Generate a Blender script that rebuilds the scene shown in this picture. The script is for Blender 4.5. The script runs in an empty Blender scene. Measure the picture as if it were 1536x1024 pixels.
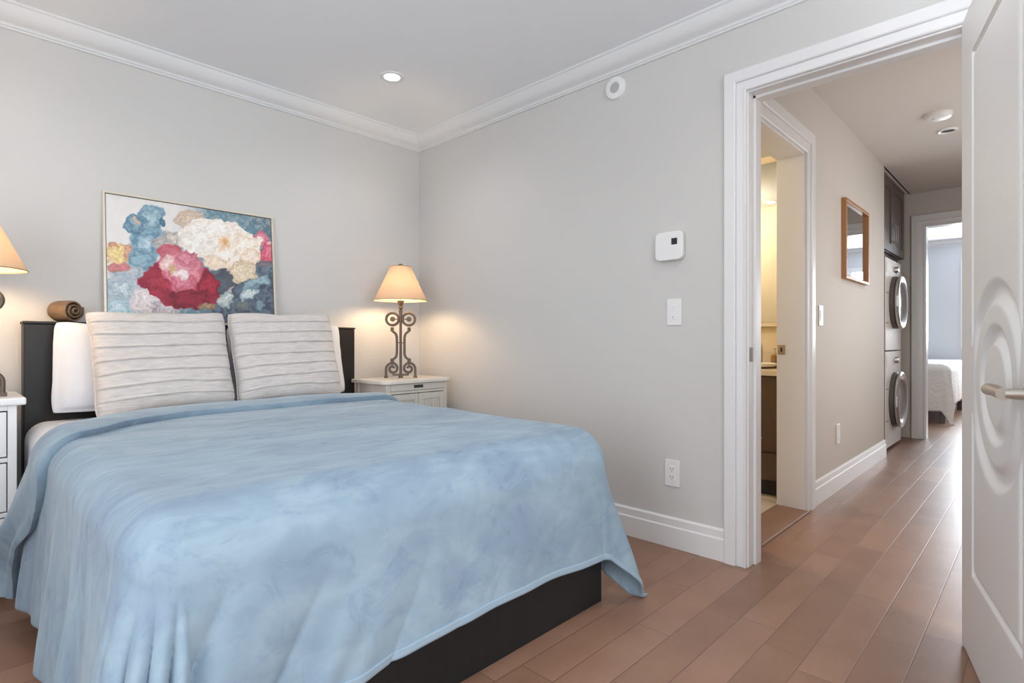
import bpy, bmesh, math, random
import numpy as np
from mathutils import Vector, Matrix, Euler

random.seed(7)
PI = math.pi
SC = bpy.context.scene
COL = SC.collection

# ------------------------------------------------------------------ camera
cd = bpy.data.cameras.new('camera')
cam = bpy.data.objects.new('camera', cd)
COL.objects.link(cam)
cd.sensor_width = 36.0
cd.lens = 832.0 / 1536.0 * 36.0
cd.clip_start = 0.05
cam.location = (0, 0, 0.95)
cam.rotation_euler = (PI / 2, 0, math.radians(44.0 - 90.0))
SC.camera = cam

# ------------------------------------------------------------------ exposure
SC.view_settings.view_transform = 'Standard'
SC.view_settings.look = 'None'
SC.view_settings.gamma = 1.0
SC.view_settings.use_curve_mapping = False
SC.view_settings.exposure = 0.18
SC.cycles.max_bounces = 12
SC.cycles.diffuse_bounces = 6
SC.cycles.glossy_bounces = 5
SC.cycles.transmission_bounces = 8
SC.cycles.sample_clamp_indirect = 6.0
SC.cycles.caustics_reflective = False
SC.cycles.caustics_refractive = False

# ------------------------------------------------------------------ sky
w = bpy.data.worlds.new('sky')
SC.world = w
w.use_nodes = True
w.node_tree.nodes['Background'].inputs[0].default_value = (0.80, 0.90, 1.0, 1)
w.node_tree.nodes['Background'].inputs[1].default_value = 1.6


def area(name, loc, aim, sx, sy, watts, col):
    l = bpy.data.lights.new(name, 'AREA')
    l.shape = 'RECTANGLE'
    l.size = sx
    l.size_y = sy
    l.energy = watts
    l.color = col
    o = bpy.data.objects.new(name, l)
    COL.objects.link(o)
    o.location = loc
    o.rotation_euler = Vector(aim).to_track_quat('-Z', 'Z').to_euler()
    return o


# daylight entering by the windows (each sits in its opening), plus added hall fill
area('daylight_front', (0.55, -1.70, 1.40), (0, 1, 0.10), 2.3, 1.45, 64, (0.92, 0.96, 1.0))
area('daylight_left', (-1.40, 0.55, 1.40), (1, 0, 0.10), 2.0, 1.45, 44, (0.92, 0.96, 1.0))
area('daylight_guest', (10.20, 0.28, 1.50), (-1, 0, -0.05), 1.1, 1.2, 100, (0.86, 0.93, 1.0))
area('hall_fill', (4.30, -0.33, 1.35), (0, 1, 0), 2.0, 1.7, 17, (1.0, 0.95, 0.90))  # fill light added to brighten the dim hall


def spot(name, loc, watts, col, deg=150, r=0.045):
    l = bpy.data.lights.new(name, 'SPOT')
    l.energy = watts
    l.color = col
    l.spot_size = math.radians(deg)
    l.spot_blend = 0.9
    l.shadow_soft_size = r
    o = bpy.data.objects.new(name, l)
    COL.objects.link(o)
    o.location = loc
    return o


def point(name, loc, watts, col, r=0.03):
    l = bpy.data.lights.new(name, 'POINT')
    l.energy = watts
    l.color = col
    l.shadow_soft_size = r
    o = bpy.data.objects.new(name, l)
    COL.objects.link(o)
    o.location = loc
    return o


WARM = (1.0, 0.94, 0.88)
POTS = [(1.70, 2.54), (0.15, 2.54), (1.70, 0.55), (0.15, 0.55)]
for k, (x, y) in enumerate(POTS):
    spot('downlight', (x, y, 2.355), 11.0, WARM)
spot('downlight', (5.25, 0.10, 2.385), 17.0, (1.0, 0.92, 0.84))  # unseen spot without a fixture, added to brighten the hall end
spot('downlight', (3.3, -0.10, 2.385), 6.0, (1.0, 0.92, 0.84))  # second unseen spot, added as fill for the near hall
point('bath_light', (3.15, 2.25, 2.10), 30, (1.0, 0.86, 0.66), 0.03)

# ------------------------------------------------------------------ materials


def new_mat(name):
    m = bpy.data.materials.new(name)
    m.use_nodes = True
    return m, m.node_tree.nodes, m.node_tree.links, m.node_tree.nodes['Principled BSDF']


def simple(name, col, rough=0.5, metal=0.0, var=0.04, scale=8.0, bump=0.0, bscale=200.0, spec=None, sheen=0.0, stretch=None, coat=0.0):
    m, N, L, p = new_mat(name)
    p.inputs['Roughness'].default_value = rough
    p.inputs['Metallic'].default_value = metal
    if spec is not None:
        p.inputs['Specular IOR Level'].default_value = spec
    if sheen:
        p.inputs['Sheen Weight'].default_value = sheen
        p.inputs['Sheen Roughness'].default_value = 0.4
    if coat:
        p.inputs['Coat Weight'].default_value = coat
    tc = N.new('ShaderNodeTexCoord')
    src = tc.outputs['Object']
    if stretch:
        mp = N.new('ShaderNodeMapping')
        mp.inputs['Scale'].default_value = stretch
        L.new(src, mp.inputs['Vector'])
        src = mp.outputs['Vector']
    nz = N.new('ShaderNodeTexNoise')
    nz.inputs['Scale'].default_value = scale
    nz.inputs['Detail'].default_value = 4
    L.new(src, nz.inputs['Vector'])
    mx = N.new('ShaderNodeMix')
    mx.data_type = 'RGBA'
    mx.inputs[6].default_value = tuple(c * (1 - var) for c in col) + (1,)
    mx.inputs[7].default_value = tuple(min(1, c * (1 + var)) for c in col) + (1,)
    L.new(nz.outputs['Fac'], mx.inputs[0])
    L.new(mx.outputs[2], p.inputs['Base Color'])
    if bump:
        n2 = N.new('ShaderNodeTexNoise')
        n2.inputs['Scale'].default_value = bscale
        n2.inputs['Detail'].default_value = 3
        L.new(src, n2.inputs['Vector'])
        b = N.new('ShaderNodeBump')
        b.inputs['Strength'].default_value = bump
        b.inputs['Distance'].default_value = 0.002
        L.new(n2.outputs['Fac'], b.inputs['Height'])
        L.new(b.outputs['Normal'], p.inputs['Normal'])
    return m


M = {}
M['wall'] = simple('wall_paint', (0.605, 0.598, 0.585), 0.75, var=0.01, scale=3, bump=0.03, bscale=300)
M['wall_hall'] = simple('hall_wall_paint', (0.60, 0.56, 0.52), 0.75, var=0.01, scale=3, bump=0.03, bscale=300)
M['wall_guest'] = simple('guest_wall_paint', (0.60, 0.62, 0.65), 0.75, var=0.01, scale=3)
M['wall_bath'] = simple('bath_wall_paint', (0.72, 0.62, 0.44), 0.6, var=0.01, scale=3)
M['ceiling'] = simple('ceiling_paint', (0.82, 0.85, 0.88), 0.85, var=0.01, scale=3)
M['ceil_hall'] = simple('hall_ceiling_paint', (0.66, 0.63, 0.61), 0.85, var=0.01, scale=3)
M['trim'] = simple('white_trim_paint', (0.76, 0.76, 0.77), 0.32, var=0.01, scale=6)
M['door'] = simple('white_door_paint', (0.76, 0.76, 0.76), 0.38, var=0.01, scale=6)
M['nickel'] = simple('brushed_nickel', (0.50, 0.46, 0.42), 0.32, 1.0, var=0.05, scale=60)
M['bronze'] = simple('dark_bronze_plate', (0.16, 0.13, 0.11), 0.4, 0.8)
M['brass'] = simple('brushed_brass_plate', (0.52, 0.40, 0.26), 0.35, 0.9)
M['black'] = simple('black_brown_veneer', (0.012, 0.012, 0.013), 0.45, spec=0.3, var=0.25, scale=30, stretch=(1, 1, 0.1))
M['sheet'] = simple('white_cotton', (0.68, 0.69, 0.72), 0.85, var=0.02, scale=12, bump=0.10, bscale=60)
M['piping'] = simple('white_cotton_edge', (0.74, 0.75, 0.78), 0.85, var=0.02)
M['white_ns'] = simple('white_painted_wood', (0.78, 0.79, 0.80), 0.4, var=0.02, scale=20, stretch=(1, 1, 0.1))
M['cream_ns'] = simple('antique_white_wood', (0.62, 0.59, 0.54), 0.5, var=0.10, scale=24, stretch=(1, 1, 0.08))
M['cream_top'] = simple('antique_white_top', (0.72, 0.69, 0.64), 0.4, var=0.03, scale=10)
M['iron'] = simple('aged_bronze_iron', (0.125, 0.095, 0.072), 0.5, 0.3, var=0.25, scale=40, bump=0.2, bscale=120)
M['plastic'] = simple('white_plastic', (0.80, 0.80, 0.80), 0.35, var=0.01)
M['plastic_grey'] = simple('grey_plastic', (0.45, 0.45, 0.45), 0.4, var=0.02)
M['slot'] = simple('dark_slot', (0.03, 0.03, 0.03), 0.6)
M['screen'] = simple('dark_display', (0.035, 0.037, 0.04), 0.15)
M['oak'] = simple('honey_oak', (0.42, 0.20, 0.075), 0.45, var=0.15, scale=30, stretch=(1, 1, 0.08))
M['walnut'] = simple('grey_brown_cabinet_wood', (0.125, 0.100, 0.090), 0.45, var=0.2, scale=30, stretch=(1, 1, 0.06))
M['vanity'] = simple('dark_walnut_vanity', (0.085, 0.052, 0.035), 0.4, var=0.25, scale=50, stretch=(1, 1, 0.05))
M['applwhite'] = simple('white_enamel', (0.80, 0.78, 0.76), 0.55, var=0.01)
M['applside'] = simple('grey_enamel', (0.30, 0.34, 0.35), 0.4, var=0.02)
M['chrome'] = simple('satin_chrome', (0.62, 0.60, 0.58), 0.38, 1.0, var=0.02)
M['darkring'] = simple('dark_rubber_ring', (0.10, 0.085, 0.075), 0.4, var=0.1)
M['drumglass'] = simple('smoked_door_glass', (0.30, 0.30, 0.30), 0.35, var=0.25, scale=8)
M['stone'] = simple('cream_stone_counter', (0.72, 0.62, 0.48), 0.25, var=0.12, scale=14)
M['ceramic'] = simple('white_ceramic', (0.80, 0.78, 0.74), 0.15, var=0.01)
M['tile'] = simple('beige_bath_tile', (0.58, 0.50, 0.41), 0.35, var=0.1, scale=5)
M['roll'] = simple('bronze_brown_cloth', (0.17, 0.108, 0.062), 0.6, var=0.5, scale=22, stretch=(1, 3, 3), bump=0.4, bscale=60)
M['frame'] = simple('champagne_frame', (0.66, 0.60, 0.50), 0.4, 0.2, var=0.05)
M['thresh'] = simple('threshold_wood', (0.19, 0.105, 0.068), 0.65, var=0.15, scale=20, stretch=(0.1, 1, 1))


def mirror_mat():
    m, N, L, p = new_mat('mirror_glass')
    p.inputs['Base Color'].default_value = (0.86, 0.88, 0.88, 1)
    p.inputs['Metallic'].default_value = 1
    p.inputs['Roughness'].default_value = 0.02
    return m


M['mirror'] = mirror_mat()


def glass_mat():
    m, N, L, p = new_mat('clear_glass')
    p.inputs['Base Color'].default_value = (0.95, 0.97, 0.97, 1)
    p.inputs['Transmission Weight'].default_value = 1
    p.inputs['Roughness'].default_value = 0.02
    p.inputs['IOR'].default_value = 1.3
    return m


M['glass'] = glass_mat()


def glow(name, col, s):
    m, N, L, p = new_mat(name)
    p.inputs['Base Color'].default_value = col + (1,)
    p.inputs['Emission Color'].default_value = col + (1,)
    p.inputs['Emission Strength'].default_value = s
    return m


M['lens'] = glow('lit_lamp_lens', (1.0, 0.97, 0.92), 14.0)
M['bulb'] = glow('lit_bulb', (1.0, 0.70, 0.40), 190.0)


def shade_mat():
    m, N, L, p = new_mat('linen_lamp_shade')
    out = N['Material Output']
    tc = N.new('ShaderNodeTexCoord')
    nz = N.new('ShaderNodeTexNoise')
    nz.inputs['Scale'].default_value = 90
    nz.inputs['Detail'].default_value = 2
    L.new(tc.outputs['Object'], nz.inputs['Vector'])
    mx = N.new('ShaderNodeMix')
    mx.data_type = 'RGBA'
    mx.inputs[6].default_value = (0.58, 0.42, 0.29, 1)
    mx.inputs[7].default_value = (0.64, 0.47, 0.33, 1)
    L.new(nz.outputs['Fac'], mx.inputs[0])
    d = N.new('ShaderNodeBsdfDiffuse')
    t = N.new('ShaderNodeBsdfTranslucent')
    s = N.new('ShaderNodeMixShader')
    s.inputs[0].default_value = 0.075
    L.new(mx.outputs[2], d.inputs['Color'])
    L.new(mx.outputs[2], t.inputs['Color'])
    L.new(d.outputs[0], s.inputs[1])
    L.new(t.outputs[0], s.inputs[2])
    L.new(s.outputs[0], out.inputs['Surface'])
    return m


M['shade'] = shade_mat()


def floor_mat():
    m, N, L, p = new_mat('maple_plank_floor')

    def math_(op, a, b=None):
        n = N.new('ShaderNodeMath')
        n.operation = op
        for i, v in enumerate((a, b)):
            if v is None:
                continue
            if isinstance(v, (int, float)):
                n.inputs[i].default_value = v
            else:
                L.new(v, n.inputs[i])
        return n.outputs[0]
    tc = N.new('ShaderNodeTexCoord')
    sp = N.new('ShaderNodeSeparateXYZ')
    L.new(tc.outputs['Object'], sp.inputs[0])
    x, y = sp.outputs[0], sp.outputs[1]
    PW = 0.1175
    yy = math_('DIVIDE', math_('ADD', y, 5.0 * PW - 0.994 + 100 * PW), PW)
    row = math_('FLOOR', yy)
    fy = math_('FRACT', yy)
    wn = N.new('ShaderNodeTexWhiteNoise')
    wn.noise_dimensions = '1D'
    L.new(row, wn.inputs['W'])
    off = math_('MULTIPLY', wn.outputs['Value'], 7.3)
    # board length varies per row
    ln = math_('ADD', math_('MULTIPLY', wn.outputs['Value'], 0.35), 0.55)
    xx = math_('DIVIDE', math_('ADD', math_('ADD', x, off), 50), ln)
    # jitter board ends
    cx = math_('FLOOR', xx)
    fx = math_('FRACT', xx)
    cb = N.new('ShaderNodeCombineXYZ')
    L.new(cx, cb.inputs[0])
    L.new(row, cb.inputs[1])
    w2 = N.new('ShaderNodeTexWhiteNoise')
    w2.noise_dimensions = '3D'
    L.new(cb.outputs[0], w2.inputs['Vector'])
    rnd = w2.outputs['Value']
    # grain
    mp = N.new('ShaderNodeMapping')
    mp.inputs['Scale'].default_value = (1.6, 16, 1)
    ad = N.new('ShaderNodeVectorMath')
    ad.operation = 'ADD'
    L.new(tc.outputs['Object'], ad.inputs[0])
    L.new(w2.outputs['Color'], ad.inputs[1])
    L.new(ad.outputs[0], mp.inputs['Vector'])
    g = N.new('ShaderNodeTexNoise')
    g.inputs['Scale'].default_value = 6
    g.inputs['Detail'].default_value = 6
    g.inputs['Roughness'].default_value = 0.6
    L.new(mp.outputs[0], g.inputs['Vector'])
    cl = N.new('ShaderNodeTexNoise')
    cl.inputs['Scale'].default_value = 5.0
    cl.inputs['Detail'].default_value = 3
    L.new(ad.outputs[0], cl.inputs['Vector'])
    tone = math_('ADD', math_('ADD', math_('MULTIPLY', rnd, 0.34), math_('MULTIPLY', g.outputs['Fac'], 0.25)),
                 math_('MULTIPLY', cl.outputs['Fac'], 0.60))
    rp = N.new('ShaderNodeValToRGB')
    e = rp.color_ramp.elements
    e[0].position, e[0].color = 0.25, (0.185, 0.096, 0.063, 1)
    e[1].position, e[1].color = 0.95, (0.330, 0.190, 0.127, 1)
    mid = e.new(0.6)
    mid.color = (0.260, 0.143, 0.094, 1)
    L.new(tone, rp.inputs[0])
    # seams
    ey = math_('MULTIPLY', math_('MINIMUM', fy, math_('SUBTRACT', 1.0, fy)), PW)
    ex = math_('MULTIPLY', math_('MINIMUM', fx, math_('SUBTRACT', 1.0, fx)), ln)
    ed = math_('MINIMUM', ey, ex)
    seam = N.new('ShaderNodeMapRange')
    seam.interpolation_type = 'SMOOTHSTEP'
    seam.inputs[1].default_value = 0.0006
    seam.inputs[2].default_value = 0.0020
    L.new(ed, seam.inputs[0])
    mx = N.new('ShaderNodeMix')
    mx.data_type = 'RGBA'
    mx.inputs[6].default_value = (0.15, 0.085, 0.058, 1)
    L.new(seam.outputs[0], mx.inputs[0])
    L.new(rp.outputs[0], mx.inputs[7])
    L.new(mx.outputs[2], p.inputs['Base Color'])
    p.inputs['Roughness'].default_value = 0.36
    hh = math_('ADD', seam.outputs[0], math_('MULTIPLY', g.outputs['Fac'], 0.25))
    b = N.new('ShaderNodeBump')
    b.inputs['Strength'].default_value = 0.25
    b.inputs['Distance'].default_value = 0.0015
    L.new(hh, b.inputs['Height'])
    L.new(b.outputs['Normal'], p.inputs['Normal'])
    return m


M['floor'] = floor_mat()


def plush_mat():
    """brushed plush: nap lying in different directions, fine weave"""
    m, N, L, p = new_mat('blue_plush_fleece')
    tc = N.new('ShaderNodeTexCoord')
    mp = N.new('ShaderNodeMapping')
    mp.inputs['Scale'].default_value = (1.0, 1.9, 1.0)
    L.new(tc.outputs['Object'], mp.inputs['Vector'])
    n1 = N.new('ShaderNodeTexNoise')
    n1.inputs['Scale'].default_value = 2.6
    n1.inputs['Detail'].default_value = 5
    n1.inputs['Roughness'].default_value = 0.62
    n1.inputs['Distortion'].default_value = 0.9
    L.new(mp.outputs[0], n1.inputs['Vector'])
    mp2 = N.new('ShaderNodeMapping')
    mp2.inputs['Scale'].default_value = (5.0, 22.0, 8.0)
    L.new(tc.outputs['Object'], mp2.inputs['Vector'])
    n2 = N.new('ShaderNodeTexNoise')
    n2.inputs['Scale'].default_value = 1.4
    n2.inputs['Detail'].default_value = 5
    n2.inputs['Distortion'].default_value = 0.6
    L.new(mp2.outputs[0], n2.inputs['Vector'])
    r1 = N.new('ShaderNodeValToRGB')
    e = r1.color_ramp.elements
    e[0].position, e[0].color = 0.36, (0.222, 0.296, 0.378, 1)
    e[1].position, e[1].color = 0.66, (0.285, 0.380, 0.450, 1)
    q = e.new(0.50)
    q.color = (0.252, 0.340, 0.414, 1)
    L.new(n1.outputs['Fac'], r1.inputs[0])
    r2 = N.new('ShaderNodeValToRGB')
    e = r2.color_ramp.elements
    e[0].position, e[0].color = 0.40, (0.93, 0.94, 0.96, 1)
    e[1].position, e[1].color = 0.72, (1.12, 1.10, 1.08, 1)
    L.new(n2.outputs['Fac'], r2.inputs[0])
    mx = N.new('ShaderNodeMix')
    mx.data_type = 'RGBA'
    mx.blend_type = 'MULTIPLY'
    mx.inputs[0].default_value = 1
    L.new(r1.outputs[0], mx.inputs[6])
    L.new(r2.outputs[0], mx.inputs[7])
    n4 = N.new('ShaderNodeTexNoise')
    n4.inputs['Scale'].default_value = 7.5
    n4.inputs['Detail'].default_value = 6
    n4.inputs['Roughness'].default_value = 0.7
    n4.inputs['Distortion'].default_value = 1.2
    L.new(mp.outputs[0], n4.inputs['Vector'])
    r4 = N.new('ShaderNodeValToRGB')
    e = r4.color_ramp.elements
    e[0].position, e[0].color = 0.36, (0.86, 0.88, 0.93, 1)
    e[1].position, e[1].color = 0.47, (1.0, 1.0, 1.0, 1)
    L.new(n4.outputs['Fac'], r4.inputs[0])
    mx4 = N.new('ShaderNodeMix')
    mx4.data_type = 'RGBA'
    mx4.blend_type = 'MULTIPLY'
    mx4.inputs[0].default_value = 1
    L.new(mx.outputs[2], mx4.inputs[6])
    L.new(r4.outputs[0], mx4.inputs[7])
    L.new(mx4.outputs[2], p.inputs['Base Color'])
    p.inputs['Roughness'].default_value = 0.9
    p.inputs['Specular IOR Level'].default_value = 0.15
    p.inputs['Sheen Weight'].default_value = 0.25
    p.inputs['Sheen Roughness'].default_value = 0.35
    p.inputs['Sheen Tint'].default_value = (0.85, 0.92, 1, 1)
    n3 = N.new('ShaderNodeTexNoise')
    n3.inputs['Scale'].default_value = 350
    L.new(tc.outputs['Object'], n3.inputs['Vector'])
    b = N.new('ShaderNodeBump')
    b.inputs['Strength'].default_value = 0.15
    b.inputs['Distance'].default_value = 0.002
    L.new(n3.outputs['Fac'], b.inputs['Height'])
    b2 = N.new('ShaderNodeBump')
    b2.inputs['Strength'].default_value = 0.22
    b2.inputs['Distance'].default_value = 0.012
    L.new(n1.outputs['Fac'], b2.inputs['Height'])
    L.new(b2.outputs['Normal'], b.inputs['Normal'])
    L.new(b.outputs['Normal'], p.inputs['Normal'])
    return m


M['plush'] = plush_mat()
M['plush_hem'] = simple('blue_plush_hem', (0.275, 0.37, 0.455), 0.9, var=0.05, scale=30, sheen=0.3, spec=0.15)


def knit_mat():
    m, N, L, p = new_mat('heathered_knit')
    tc = N.new('ShaderNodeTexCoord')
    mp = N.new('ShaderNodeMapping')
    mp.inputs['Scale'].default_value = (6.0, 6.0, 60.0)
    L.new(tc.outputs['Object'], mp.inputs['Vector'])
    n1 = N.new('ShaderNodeTexNoise')
    n1.inputs['Scale'].default_value = 3.0
    n1.inputs['Detail'].default_value = 6
    n1.inputs['Roughness'].default_value = 0.65
    L.new(mp.outputs[0], n1.inputs['Vector'])
    r = N.new('ShaderNodeValToRGB')
    e = r.color_ramp.elements
    e[0].position, e[0].color = 0.33, (0.50, 0.465, 0.445, 1)
    e[1].position, e[1].color = 0.68, (0.66, 0.63, 0.61, 1)
    L.new(n1.outputs['Fac'], r.inputs[0])
    L.new(r.outputs[0], p.inputs['Base Color'])
    p.inputs['Roughness'].default_value = 0.95
    p.inputs['Specular IOR Level'].default_value = 0.1
    b = N.new('ShaderNodeBump')
    b.inputs['Strength'].default_value = 0.3
    b.inputs['Distance'].default_value = 0.003
    L.new(n1.outputs['Fac'], b.inputs['Height'])
    L.new(b.outputs['Normal'], p.inputs['Normal'])
    return m


M['knit'] = knit_mat()


def quilt_mat():
    m, N, L, p = new_mat('cream_quilt')
    tc = N.new('ShaderNodeTexCoord')
    v = N.new('ShaderNodeTexVoronoi')
    v.inputs['Scale'].default_value = 26
    L.new(tc.outputs['Object'], v.inputs['Vector'])
    b = N.new('ShaderNodeBump')
    b.inputs['Strength'].default_value = 0.5
    b.inputs['Distance'].default_value = 0.01
    b.invert = True
    L.new(v.outputs['Distance'], b.inputs['Height'])
    L.new(b.outputs['Normal'], p.inputs['Normal'])
    p.inputs['Base Color'].default_value = (0.74, 0.70, 0.65, 1)
    p.inputs['Roughness'].default_value = 0.85
    return m


M['quilt'] = quilt_mat()


def paint_mat():
    m, N, L, p = new_mat('painted_canvas')
    a = N.new('ShaderNodeVertexColor')
    a.layer_name = 'paint'
    L.new(a.outputs['Color'], p.inputs['Base Color'])
    p.inputs['Roughness'].default_value = 0.6
    tc = N.new('ShaderNodeTexCoord')
    n = N.new('ShaderNodeTexNoise')
    n.inputs['Scale'].default_value = 120
    n.inputs['Detail'].default_value = 4
    L.new(tc.outputs['Object'], n.inputs['Vector'])
    b = N.new('ShaderNodeBump')
    b.inputs['Strength'].default_value = 0.15
    b.inputs['Distance'].default_value = 0.002
    L.new(n.outputs['Fac'], b.inputs['Height'])
    L.new(b.outputs['Normal'], p.inputs['Normal'])
    return m


M['paint'] = paint_mat()

# ------------------------------------------------------------------ mesh helpers


class MB:
    """collects shapes that belong to ONE mesh"""

    def __init__(s):
        s.v = []
        s.f = []

    def add(s, vs, fs):
        o = len(s.v)
        s.v += [tuple(v) for v in vs]
        s.f += [tuple(i + o for i in f) for f in fs]
        return s

    def box(s, x0, x1, y0, y1, z0, z1):
        vs = [(x, y, z) for z in (z0, z1) for y in (y0, y1) for x in (x0, x1)]
        return s.add(vs, [(0, 2, 3, 1), (4, 5, 7, 6), (0, 1, 5, 4), (2, 6, 7, 3), (0, 4, 6, 2), (1, 3, 7, 5)])

    def prism(s, poly, z0, z1, ax=2):
        """polygon extruded along an axis"""
        n = len(poly)

        def P(a, b, c):
            return (a, b, c) if ax == 2 else ((c, a, b) if ax == 0 else (a, c, b))
        vs = [P(a, b, z0) for a, b in poly] + [P(a, b, z1) for a, b in poly]
        fs = [tuple(range(n))[::-1], tuple(range(n, 2 * n))]
        fs += [(i, (i + 1) % n, n + (i + 1) % n, n + i) for i in range(n)]
        return s.add(vs, fs)

    def lathe(s, prof, c=(0, 0, 0), n=32, axis='z', cap=True):
        vs, fs = [], []
        for r, h in prof:
            for k in range(n):
                a = 2 * PI * k / n
                p = (r * math.cos(a), r * math.sin(a), h)
                if axis == 'x':
                    p = (p[2], p[0], p[1])
                elif axis == 'y':
                    p = (p[0], p[2], p[1])
                vs.append((c[0] + p[0], c[1] + p[1], c[2] + p[2]))
        for i in range(len(prof) - 1):
            for k in range(n):
                fs.append((i * n + k, i * n + (k + 1) % n, (i + 1) * n + (k + 1) % n, (i + 1) * n + k))
        if cap:
            if prof[0][0] > 1e-6:
                fs.append(tuple(range(n))[::-1])
            if prof[-1][0] > 1e-6:
                fs.append(tuple(range((len(prof) - 1) * n, len(prof) * n)))
        return s.add(vs, fs)

    def tube(s, pts, r, n=10, closed=False, flat=None):
        """sweep a round (or flat=(a,b)) section along a path"""
        P = [Vector(p) for p in pts]
        m = len(P)
        vs, fs = [], []
        ref = None
        for i, p in enumerate(P):
            if closed:
                t = P[(i + 1) % m] - P[i - 1]
            else:
                t = P[min(i + 1, m - 1)] - P[max(i - 1, 0)]
            t.normalize()
            if ref is None:
                ref = Vector((0, 0, 1)) if abs(t.z) < 0.9 else Vector((0, 1, 0))
                if flat:
                    ref = Vector((0, 1, 0))
            b = t.cross(ref)
            if b.length < 1e-5:
                b = Vector((1, 0, 0))
            b.normalize()
            u = b.cross(t).normalized()
            if not flat:
                ref = u
            rr = r[i] if isinstance(r, (list, tuple)) else r
            for k in range(n):
                a = 2 * PI * (k + 0.5) / n
                if flat:
                    ca, sa = math.cos(a), math.sin(a)
                    q = max(abs(ca), abs(sa))
                    off = b * (flat[0] * ca / q) + u * (flat[1] * sa / q)
                else:
                    off = b * (rr * math.cos(a)) + u * (rr * math.sin(a))
                vs.append(p + off)
        for i in range(m - 1 + (1 if closed else 0)):
            j = (i + 1) % m
            for k in range(n):
                fs.append((i * n + k, i * n + (k + 1) % n, j * n + (k + 1) % n, j * n + k))
        if not closed:
            fs.append(tuple(range(n))[::-1])
            fs.append(tuple(range((m - 1) * n, m * n)))
        return s.add(vs, fs)

    def grid(s, V, flip=False):
        """V: array (a,b,3)"""
        a, b = V.shape[:2]
        fs = []
        for i in range(a - 1):
            for j in range(b - 1):
                q = (i * b + j, i * b + j + 1, (i + 1) * b + j + 1, (i + 1) * b + j)
                fs.append(q[::-1] if flip else q)
        return s.add(V.reshape(-1, 3).tolist(), fs)

    def build(s, name, mat, parent=None, smooth=False, bevel=0.0, seg=2, weld=False, fixn=True):
        me = bpy.data.meshes.new(name)
        me.from_pydata([tuple(v) for v in s.v], [], s.f)
        if weld or fixn:
            bm = bmesh.new()
            bm.from_mesh(me)
            if weld:
                bmesh.ops.remove_doubles(bm, verts=bm.verts, dist=1e-5)
            if fixn:
                bmesh.ops.recalc_face_normals(bm, faces=bm.faces)
            bm.to_mesh(me)
            bm.free()
        me.materials.append(mat)
        if smooth:
            me.polygons.foreach_set('use_smooth', [True] * len(me.polygons))
        me.update()
        o = bpy.data.objects.new(name, me)
        COL.objects.link(o)
        if parent:
            o.parent = parent
        if bevel:
            b = o.modifiers.new('soft_edge', 'BEVEL')
            b.width = bevel
            b.segments = seg
            b.limit_method = 'ANGLE'
            b.angle_limit = math.radians(40)
            me.polygons.foreach_set('use_smooth', [True] * len(me.polygons))
            wn = o.modifiers.new('normals', 'WEIGHTED_NORMAL')
            wn.keep_sharp = True
        return o


def autosmooth(o, deg=35):
    me = o.data
    me.polygons.foreach_set('use_smooth', [True] * len(me.polygons))
    try:
        me.set_sharp_from_angle(angle=math.radians(deg))
    except Exception:
        pass
    return o


def thing(name, label, cat, loc=(0, 0, 0), rot=(0, 0, 0), group=None):
    o = bpy.data.objects.new(name, None)
    COL.objects.link(o)
    o.empty_display_size = 0.1
    o.location = loc
    o.rotation_euler = rot
    return tag(o, label, cat, group)


def tag(o, label, cat, group=None):
    o['label'] = label
    o['category'] = cat
    if group:
        o['group'] = group
    return o


def struct(o, label=None, cat='room'):
    o['kind'] = 'structure'
    if label:
        o['label'] = label
        o['category'] = cat
    return o


# numpy value noise
_rs = np.random.RandomState(11)
_LAT = _rs.rand(256, 256)


def vnoise(x, y):
    xi, yi = np.floor(x).astype(int), np.floor(y).astype(int)
    fx, fy = x - xi, y - yi
    fx, fy = fx * fx * (3 - 2 * fx), fy * fy * (3 - 2 * fy)
    g = lambda a, b: _LAT[a % 256, b % 256]
    return (g(xi, yi) * (1 - fx) * (1 - fy) + g(xi + 1, yi) * fx * (1 - fy)
            + g(xi, yi + 1) * (1 - fx) * fy + g(xi + 1, yi + 1) * fx * fy)


def fbm(x, y, o=4):
    s, a, t = 0, 1.0, 0
    for k in range(o):
        s = s + a * vnoise(x * 2 ** k + 17.3 * k, y * 2 ** k + 5.1 * k)
        t += a
        a *= 0.5
    return s / t


def sstep(a, b, x):
    t = np.clip((x - a) / (b - a), 0, 1)
    return t * t * (3 - 2 * t)


# ------------------------------------------------------------------ the rooms
XR, XH = 2.366, 2.490          # wall between bedroom and hall
YB = 3.197                     # headboard wall
ZC = 2.375
XL, YF = -1.45, -1.75
YW, YW2 = 0.976, 1.110         # hall left wall
XE = 5.455                     # where the hall wall ends (laundry recess)
XF, XF2 = 6.683, 6.80          # far wall of the hall
ZH = 2.405

struct(MB().box(-1.7, 11.0, -3.0, 4.0, -0.12, 0.0).build('floor', M['floor']), 'maple plank floor running from the bedroom into the hall', 'floor')
struct(MB().box(XL - 0.2, XR + 0.02, YF - 0.2, YB + 0.2, ZC, ZC + 0.15).build('ceiling', M['ceiling']), 'white bedroom ceiling', 'ceiling')
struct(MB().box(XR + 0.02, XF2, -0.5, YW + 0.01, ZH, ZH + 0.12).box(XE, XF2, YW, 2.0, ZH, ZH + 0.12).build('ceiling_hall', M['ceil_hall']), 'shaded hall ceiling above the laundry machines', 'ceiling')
struct(MB().box(XH, XE, YW + 0.012, 2.7, 2.25, 2.37).build('ceiling_bath', M['ceiling']), 'low bathroom ceiling', 'ceiling')
struct(MB().box(XF2 - 0.03, 11.0, -3.0, 4.0, 2.43, 2.55).build('ceiling_guest', M['ceiling']), 'ceiling of the far bedroom', 'ceiling')

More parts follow.
